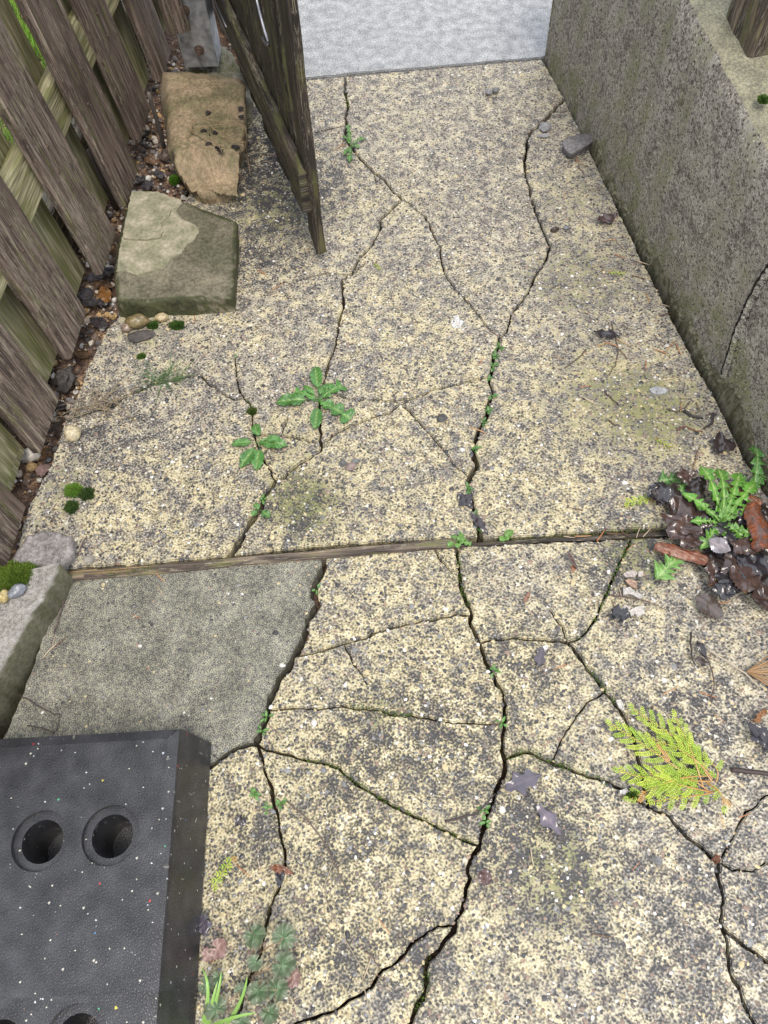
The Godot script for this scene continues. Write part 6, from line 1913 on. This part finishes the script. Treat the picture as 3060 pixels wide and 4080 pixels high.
	for k in 16:
		var st := begin()
		var a := rng.randf_range(-0.55, 0.75)
		tube(st, [Vector3(0, 0.002, 0), Vector3(cos(a), 0.1, sin(a)) * 0.03, Vector3(cos(a), 0.05, sin(a)) * rng.randf_range(0.045, 0.065)], 0.0011, 0.0006, 4, Color(0.3, 0.17, 0.08).lerp(Color(0.45, 0.3, 0.16), rng.randf()))
		part("needle", finish(st), M.dry, nb)
	# twigs
	twig([Vector3(0.4526, 0, -0.2236), Vector3(0.4795, 0, -0.2197), Vector3(0.521, 0, -0.2101)], 0.0034, 0.003, "thick dark twig lying level right of the sprig", Color(0.05, 0.033, 0.03))
	twig([Vector3(0.3864, 0, -0.9803), Vector3(0.3693, 0, -0.9595), Vector3(0.3484, 0, -0.9447), Vector3(0.339, 0, -0.9389)], 0.0012, 0.0008, "dark bent twig on the slab left of the narrow black leaf")
	twig([Vector3(0.4432, 0, -1.0384), Vector3(0.4453, 0, -1.004), Vector3(0.4432, 0, -0.9707), Vector3(0.4329, 0, -0.9387), Vector3(0.4137, 0, -0.9165)], 0.0011, 0.0008, "thin arched twig crossing the narrow black leaf", Color(0.12, 0.085, 0.06))
	twig([Vector3(0.4023, 0, -0.8816), Vector3(0.4122, 0, -0.8644), Vector3(0.421, 0, -0.8506)], 0.0013, 0.0009, "short dark twig on the slab below the arched twig")
	twig([Vector3(0.3958, 0, -0.8202), Vector3(0.4065, 0, -0.8086), Vector3(0.4154, 0, -0.805)], 0.0013, 0.0009, "short black twig above the leaf pile's left end")
	twig([Vector3(0.5023, 0, -0.8359), Vector3(0.5184, 0, -0.8288), Vector3(0.5346, 0, -0.8357), Vector3(0.5479, 0, -0.851)], 0.0013, 0.0008, "dark curved twig near the foot of the wall")
	twig([Vector3(0.5296, 0, -0.828), Vector3(0.5456, 0, -0.8139), Vector3(0.5591, 0, -0.81)], 0.0028, 0.0016, "thick wet black twig near the foot of the wall", Color(0.03, 0.024, 0.024))
	twig([Vector3(0.5791, 0, -0.8196), Vector3(0.5726, 0, -0.8002), Vector3(0.5554, 0, -0.7887)], 0.0026, 0.0016, "black curved strip standing against the wall foot", Color(0.035, 0.026, 0.024))
	twig([Vector3(0.5096, 0, -0.7898), Vector3(0.5255, 0, -0.7966), Vector3(0.5393, 0, -0.7878), Vector3(0.5525, 0, -0.783)], 0.0015, 0.001, "reddish twig below the curved black strip", Color(0.15, 0.06, 0.04))
	twig([Vector3(0.506, 0, -0.6869), Vector3(0.52, 0, -0.7133), Vector3(0.5407, 0, -0.7541)], 0.0013, 0.0007, "thin brown stalk rising from the leaf pile", Color(0.28, 0.17, 0.1))
	twig([Vector3(0.5463, 0, -0.6888), Vector3(0.5583, 0, -0.6998), Vector3(0.5758, 0, -0.7078)], 0.0009, 0.0006, "short dark twig between leaf pile and wall")
	twig([Vector3(0.3405, 0, -0.4915), Vector3(0.3677, 0, -0.4852), Vector3(0.3944, 0, -0.4775), Vector3(0.418, 0, -0.4624)], 0.0011, 0.0007, "thin dark twig lying across the white flakes", Color(0.1, 0.06, 0.05))
	twig([Vector3(0.4467, 0, -0.4234), Vector3(0.4416, 0, -0.4076), Vector3(0.4392, 0, -0.3862), Vector3(0.4416, 0, -0.3734)], 0.0018, 0.001, "black curved twig right of the moss crack", Color(0.03, 0.025, 0.025))
	twig([Vector3(0.4591, 0, -0.4008), Vector3(0.4626, 0, -0.3707), Vector3(0.4624, 0, -0.343), Vector3(0.4499, 0, -0.3199)], 0.0013, 0.0009, "long bent brown twig right of the moss crack", Color(0.09, 0.055, 0.045))
	twig([Vector3(0.4638, 0, -0.3977), Vector3(0.4828, 0, -0.3809), Vector3(0.5102, 0, -0.3568), Vector3(0.5246, 0, -0.336)], 0.0016, 0.0012, "pale stalk leading to the brown needle fan", Color(0.4, 0.34, 0.26))
	twig([Vector3(-0.1538, 0, -0.2156), Vector3(-0.1285, 0, -0.1934), Vector3(-0.1038, 0, -0.1599), Vector3(-0.0919, 0, -0.1365), Vector3(-0.0717, 0, -0.0914)], 0.0011, 0.0007, "long thin brown stem trailing across the lower left slab", Color(0.12, 0.085, 0.07))
	twig([Vector3(-0.0919, 0, -0.1365), Vector3(-0.1032, 0, -0.1093), Vector3(-0.1022, 0, -0.0875), Vector3(-0.0816, 0, -0.0495), Vector3(-0.0595, 0, -0.0128), Vector3(-0.0501, 0, 0.0412)], 0.0008, 0.0006, "hair-thin pale stem trailing to the front", Color(0.3, 0.25, 0.17))
	twig([Vector3(0.058, 0, -0.1783), Vector3(0.0768, 0, -0.1797), Vector3(0.1022, 0, -0.1854), Vector3(0.13, 0, -0.2097)], 0.0018, 0.001, "dark curved stem meeting the lower slab's long crack", Color(0.05, 0.035, 0.035))
	twig([Vector3(-0.053, 0, -0.0317), Vector3(-0.0431, 0, -0.0211), Vector3(-0.0367, 0, -0.0087)], 0.0011, 0.0008, "short dark twig touching the front crack", Color(0.1, 0.07, 0.06))
	twig([Vector3(-0.4848, 0, -0.6447), Vector3(-0.4902, 0, -0.6297), Vector3(-0.4952, 0, -0.6116), Vector3(-0.4975, 0, -0.6067)], 0.0015, 0.001, "short bent twig right of the broken concrete lump", Color(0.1, 0.07, 0.055))
	twig([Vector3(-0.5024, 0, -0.5438), Vector3(-0.5076, 0, -0.516), Vector3(-0.5098, 0, -0.4931), Vector3(-0.5134, 0, -0.4797)], 0.0013, 0.001, "dark twig along the foot of the kerb", Color(0.1, 0.07, 0.06))
	twig([Vector3(-0.5507, 0, -0.3865), Vector3(-0.5203, 0, -0.3675), Vector3(-0.4946, 0, -0.3545), Vector3(-0.4842, 0, -0.3519), Vector3(-0.4859, 0, -0.3286)], 0.0008, 0.0006, "hair-thin dark stem on the grey slab by the block", Color(0.07, 0.05, 0.045))
	twig([Vector3(-0.5289, 0, -0.3389), Vector3(-0.5083, 0, -0.3351), Vector3(-0.4882, 0, -0.3261)], 0.0009, 0.0006, "thin dark stem just behind the black block", Color(0.07, 0.05, 0.045))
	twig([Vector3(-0.4461, 0.12, -1.6361), Vector3(-0.451, 0.05, -1.6533), Vector3(-0.4585, -0.04, -1.6784)], 0.0045, 0.0055, "grey woody stem leaning in the soil beside the fence", Color(0.13, 0.11, 0.1))
	twig([Vector3(-0.5509, 0.12, -1.4559), Vector3(-0.5414, 0.04, -1.4524), Vector3(-0.5441, -0.04, -1.4768)], 0.005, 0.0065, "dark woody stem leaning under the fence beside the flagstone", Color(0.06, 0.05, 0.045))
	# dried creeper on the tan stone
	var top := 0.072
	var vn := thing("dried_creeper", "dried creeper stems with black crumbs lying on the tan stone", "creeper", Vector3(-0.365, 0.072, -1.5742))
	var vo := Vector3(-0.365, 0.072, -1.5742)
	for e in [[Vector3(-0.3639, 0.075, -1.5698), Vector3(-0.3342, 0.085, -1.5683), Vector3(-0.2968, 0.08, -1.58), Vector3(-0.2612, 0.085, -1.5727), Vector3(-0.2472, 0.08, -1.5679), Vector3(-0.2474, 0.06, -1.5577)], [Vector3(-0.3639, 0.075, -1.5698), Vector3(-0.3231, 0.08, -1.5285), Vector3(-0.2982, 0.078, -1.5066), Vector3(-0.2934, 0.075, -1.4954)], [Vector3(-0.3639, 0.075, -1.5698), Vector3(-0.3605, 0.08, -1.5935), Vector3(-0.3458, 0.085, -1.5974), Vector3(-0.3067, 0.082, -1.5905), Vector3(-0.2914, 0.08, -1.5718), Vector3(-0.2914, 0.078, -1.5438)], [Vector3(-0.3377, 0.08, -1.6072), Vector3(-0.3122, 0.085, -1.5586), Vector3(-0.2846, 0.08, -1.5328), Vector3(-0.2486, 0.078, -1.5173), Vector3(-0.2449, 0.04, -1.5857)], [Vector3(-0.3692, 0.075, -1.5472), Vector3(-0.3656, 0.08, -1.5551), Vector3(-0.3636, 0.076, -1.5683)], [Vector3(-0.2475, 0.07, -1.5284), Vector3(-0.2509, 0.02, -1.5437), Vector3(-0.2475, 0.004, -1.5112)], [Vector3(-0.2914, 0.078, -1.5438), Vector3(-0.2747, 0.085, -1.5477), Vector3(-0.2669, 0.08, -1.5696)]]:
		var st := begin()
		var q := []
		for i in e.size() - 1:
			for k in 4:
				q.append(e[i].lerp(e[i + 1], k / 4.0) - vo + Vector3(0, 0.002, 0))
		q.append(e[-1] - vo)
		tube(st, q, 0.0012, 0.0008, 5, Color(0.28, 0.2, 0.11))
		part("stem", finish(st), M.dry, vn)
	for p in [Vector3(-0.3311, 0.073, -1.6362), Vector3(-0.3122, 0.073, -1.5666), Vector3(-0.3247, 0.073, -1.5309), Vector3(-0.3046, 0.073, -1.5171), Vector3(-0.2985, 0.072, -1.5074), Vector3(-0.3372, 0.073, -1.575), Vector3(-0.271, 0.072, -1.5186), Vector3(-0.2584, 0.072, -1.6168), Vector3(-0.2616, 0.072, -1.6461), Vector3(-0.2641, 0.072, -1.515)]:
		part("crumb", pebble_mesh(Vector3(0.007, 0.0035, 0.005), int(p.x * -9000.0) % 50, 0.6, Color(0.03, 0.026, 0.028), Color(0.07, 0.06, 0.06), 4, 10), M.stone, vn, p - vo)
	# pale flakes and droppings
	crust(pl([0.1446, -1.072, 0.1523, -1.0796, 0.1611, -1.0802, 0.1618, -1.0684, 0.1716, -1.0618, 0.1747, -1.0489, 0.1661, -1.0403, 0.153, -1.0401, 0.143, -1.0443, 0.1466, -1.0555]), "white crusted dropping on the upper slab", Color(0.93, 0.93, 0.93), 1, "bird_dropping", "dropping")
	crust(pl([0.365, -0.5261, 0.377, -0.5318, 0.3878, -0.5279, 0.3819, -0.5203, 0.3688, -0.5195]), "pale paint flake uppermost of the group below the rotten lath", Color(0.82, 0.78, 0.76), 2)
	crust(pl([0.3665, -0.5149, 0.3756, -0.5176, 0.3842, -0.5107, 0.382, -0.4999, 0.3728, -0.5036]), "pinkish paint flake second down in the group", Color(0.78, 0.66, 0.58), 3)
	crust(pl([0.3612, -0.5027, 0.3714, -0.5037, 0.378, -0.4939, 0.3894, -0.487, 0.3814, -0.4829, 0.3689, -0.4913, 0.3602, -0.4903]), "long white paint flake where the thin dark twig crosses", Color(0.84, 0.82, 0.81), 4)
	crust(pl([0.3491, -0.4695, 0.3586, -0.475, 0.3661, -0.47, 0.3632, -0.4626, 0.3507, -0.4633]), "pale paint flake touching the black crumpled leaf", Color(0.84, 0.8, 0.77), 5)
	crust(pl([0.3621, -0.4642, 0.3731, -0.4696, 0.3862, -0.4719, 0.3845, -0.4568, 0.3725, -0.453, 0.3709, -0.4591, 0.3631, -0.4551]), "largest white paint flake lowest of the group", Color(0.87, 0.85, 0.83), 6)
	crust(pl([0.3892, -0.5278, 0.3966, -0.529, 0.3933, -0.5196, 0.3876, -0.52]), "small square white flake beside the uppermost flake", Color(0.85, 0.82, 0.8), 7)
	crust(pl([0.4809, -0.8803, 0.4936, -0.8856, 0.5061, -0.8827, 0.5133, -0.878, 0.5062, -0.8682, 0.4914, -0.8682, 0.4829, -0.8739]), "pale wood flake with an orange end on the slab by the wall", Color(0.76, 0.77, 0.8), 8)
	crust(pl([0.3165, -0.3281, 0.3233, -0.329, 0.3262, -0.3168, 0.3241, -0.3129, 0.3197, -0.3171]), "white crust at the crack above the cedar sprig", Color(0.88, 0.87, 0.84), 9)
	crust(pl([0.2983, -0.2062, 0.3072, -0.2069, 0.31, -0.2019, 0.3031, -0.1987, 0.2974, -0.2014]), "white quartz crust left of the cedar sprig", Color(0.9, 0.89, 0.88), 10)
	# fallen conifer needles
	var nst := begin()
	tube(nst, [Vector3(-0.011, 0, 0), Vector3(-0.004, 0.0006, 0.0005), Vector3(0.004, 0.0006, 0.0004), Vector3(0.011, 0, -0.0004)], 0.0008, 0.0005, 5, Color(1, 1, 1))
	var nm := finish(nst)
	var cols := [Color(0.74, 0.56, 0.38), Color(0.7, 0.62, 0.53), Color(0.42, 0.31, 0.24), Color(0.78, 0.7, 0.6), Color(0.7, 0.46, 0.29)]
	var mats := []
	for c in cols:
		var m := std(0.5)
		m.albedo_color = c
		mats.append(m)
	var at := [Vector3(0.4443, 0, -1.1897), Vector3(0.4535, 0, -1.1801), Vector3(0.5321, 0, -1.1918), Vector3(0.494, 0, -1.2114), Vector3(0.4558, 0, -0.992), Vector3(0.4826, 0, -1.0103), Vector3(0.4717, 0, -1.0248), Vector3(0.5189, 0, -0.9488), Vector3(0.5528, 0, -0.9683), Vector3(0.5404, 0, -0.977), Vector3(0.474, 0, -0.9144), Vector3(0.5254, 0, -0.9214), Vector3(0.5183, 0, -0.9007), Vector3(0.5183, 0, -0.9653), Vector3(0.5249, 0, -1.097), Vector3(0.5471, 0, -1.0775), Vector3(0.5472, 0, -1.0539), Vector3(0.3875, 0, -0.9099), Vector3(0.3709, 0, -0.8953), Vector3(0.3359, 0, -0.9619), Vector3(0.4349, 0, -0.9494), Vector3(0.4505, 0, -0.9647), Vector3(0.4632, 0, -0.9312), Vector3(0.4866, 0, -0.9349), Vector3(0.5271, 0, -0.8382), Vector3(0.5397, 0, -0.8577), Vector3(0.5573, 0, -0.8361), Vector3(0.3697, 0, -0.8643), Vector3(0.4338, 0, -0.988), Vector3(0.4169, 0, -0.9892), Vector3(0.2492, 0, -0.7036), Vector3(0.3092, 0, -0.6463), Vector3(0.2012, 0, -0.9661), Vector3(0.4563, 0, -1.5075), Vector3(0.4619, 0, -1.4993), Vector3(0.4694, 0, -1.5079), Vector3(0.4598, 0, -1.4752), Vector3(0.5027, 0, -1.3451), Vector3(0.5076, 0, -1.3308), Vector3(0.4826, 0, -1.2581), Vector3(0.5002, 0, -1.2435), Vector3(0.5186, 0, -1.1525), Vector3(0.463, 0, -1.5177), Vector3(0.4145, 0, -1.4021), Vector3(0.3889, 0, -0.5733), Vector3(0.3558, 0, -0.4968), Vector3(0.3413, 0, -0.473), Vector3(0.237, 0, -0.4087), Vector3(0.2454, 0, -0.3832), Vector3(0.3988, 0, -0.3397), Vector3(0.4041, 0, -0.3191), Vector3(0.3653, 0, -0.3079), Vector3(0.4701, 0, -0.3845), Vector3(0.4511, 0, -0.33), Vector3(0.4578, 0, -0.2961), Vector3(0.3902, 0, -0.2171), Vector3(0.3956, 0, -0.1866), Vector3(0.4494, 0, -0.1778), Vector3(0.4585, 0, -0.1655), Vector3(0.4265, 0, -0.1613), Vector3(0.398, 0, -0.1455), Vector3(0.2429, 0, -0.0336), Vector3(0.1692, 0, -0.1288), Vector3(0.3022, 0, -0.1108), Vector3(-0.0286, 0, -0.0574), Vector3(-0.0508, 0, -0.0149), Vector3(-0.037, 0, -0.0018), Vector3(-0.1894, 0, -0.1359), Vector3(-0.2105, 0, -0.1314), Vector3(-0.2388, 0, -0.0366), Vector3(-0.5125, 0, -0.4692), Vector3(-0.5016, 0, -0.4671), Vector3(-0.5169, 0, -0.4525), Vector3(-0.3912, 0, -0.5014), Vector3(-0.3609, 0, -0.568), Vector3(-0.3573, 0, -0.5446), Vector3(-0.3852, 0, -1.0993), Vector3(-0.3594, 0, -1.1092), Vector3(-0.3416, 0, -1.1079), Vector3(-0.0521, 0, -1.5964), Vector3(-0.0393, 0, -1.5731), Vector3(-0.0467, 0, -1.6087), Vector3(-0.2366, 0, -1.7678), Vector3(-0.2162, 0, -1.2214), Vector3(-0.1833, 0, -1.1811), Vector3(-0.2153, 0, -1.5598), Vector3(-0.2689, 0, -1.503), Vector3(-0.2577, 0, -1.4722), Vector3(0.1928, 0, -0.9667), Vector3(0.1682, 0, -0.8129), Vector3(0.1791, 0, -0.8024), Vector3(0.3829, 0, -0.5987), Vector3(0.4052, 0, -0.599), Vector3(0.346, 0, -0.5994), Vector3(0.316, 0, -0.5979), Vector3(0.4202, 0, -0.5998), Vector3(0.3681, 0, -0.5988), Vector3(0.2938, 0, -0.5976), Vector3(0.5058, 0, -0.4708), Vector3(0.5367, 0, -0.5077)]
	var kinds := ["tan orange", "dull beige", "dark brown", "pale straw-coloured", "rusty orange"]
	var idx := 0
	for p in at:
		idx += 1
		var o := solo("conifer_needle", nm, mats[idx % 5], "%s conifer needle among others strewn on the path" % kinds[idx % 5], "needle", p + Vector3(0, 0.0012 if p.z < -0.6 else -0.003, 0), "%s conifer needles strewn on the path" % kinds[idx % 5])
		o.rotation.y = g.randf() * TAU
		o.scale = Vector3.ONE * g.randf_range(0.7, 1.35)
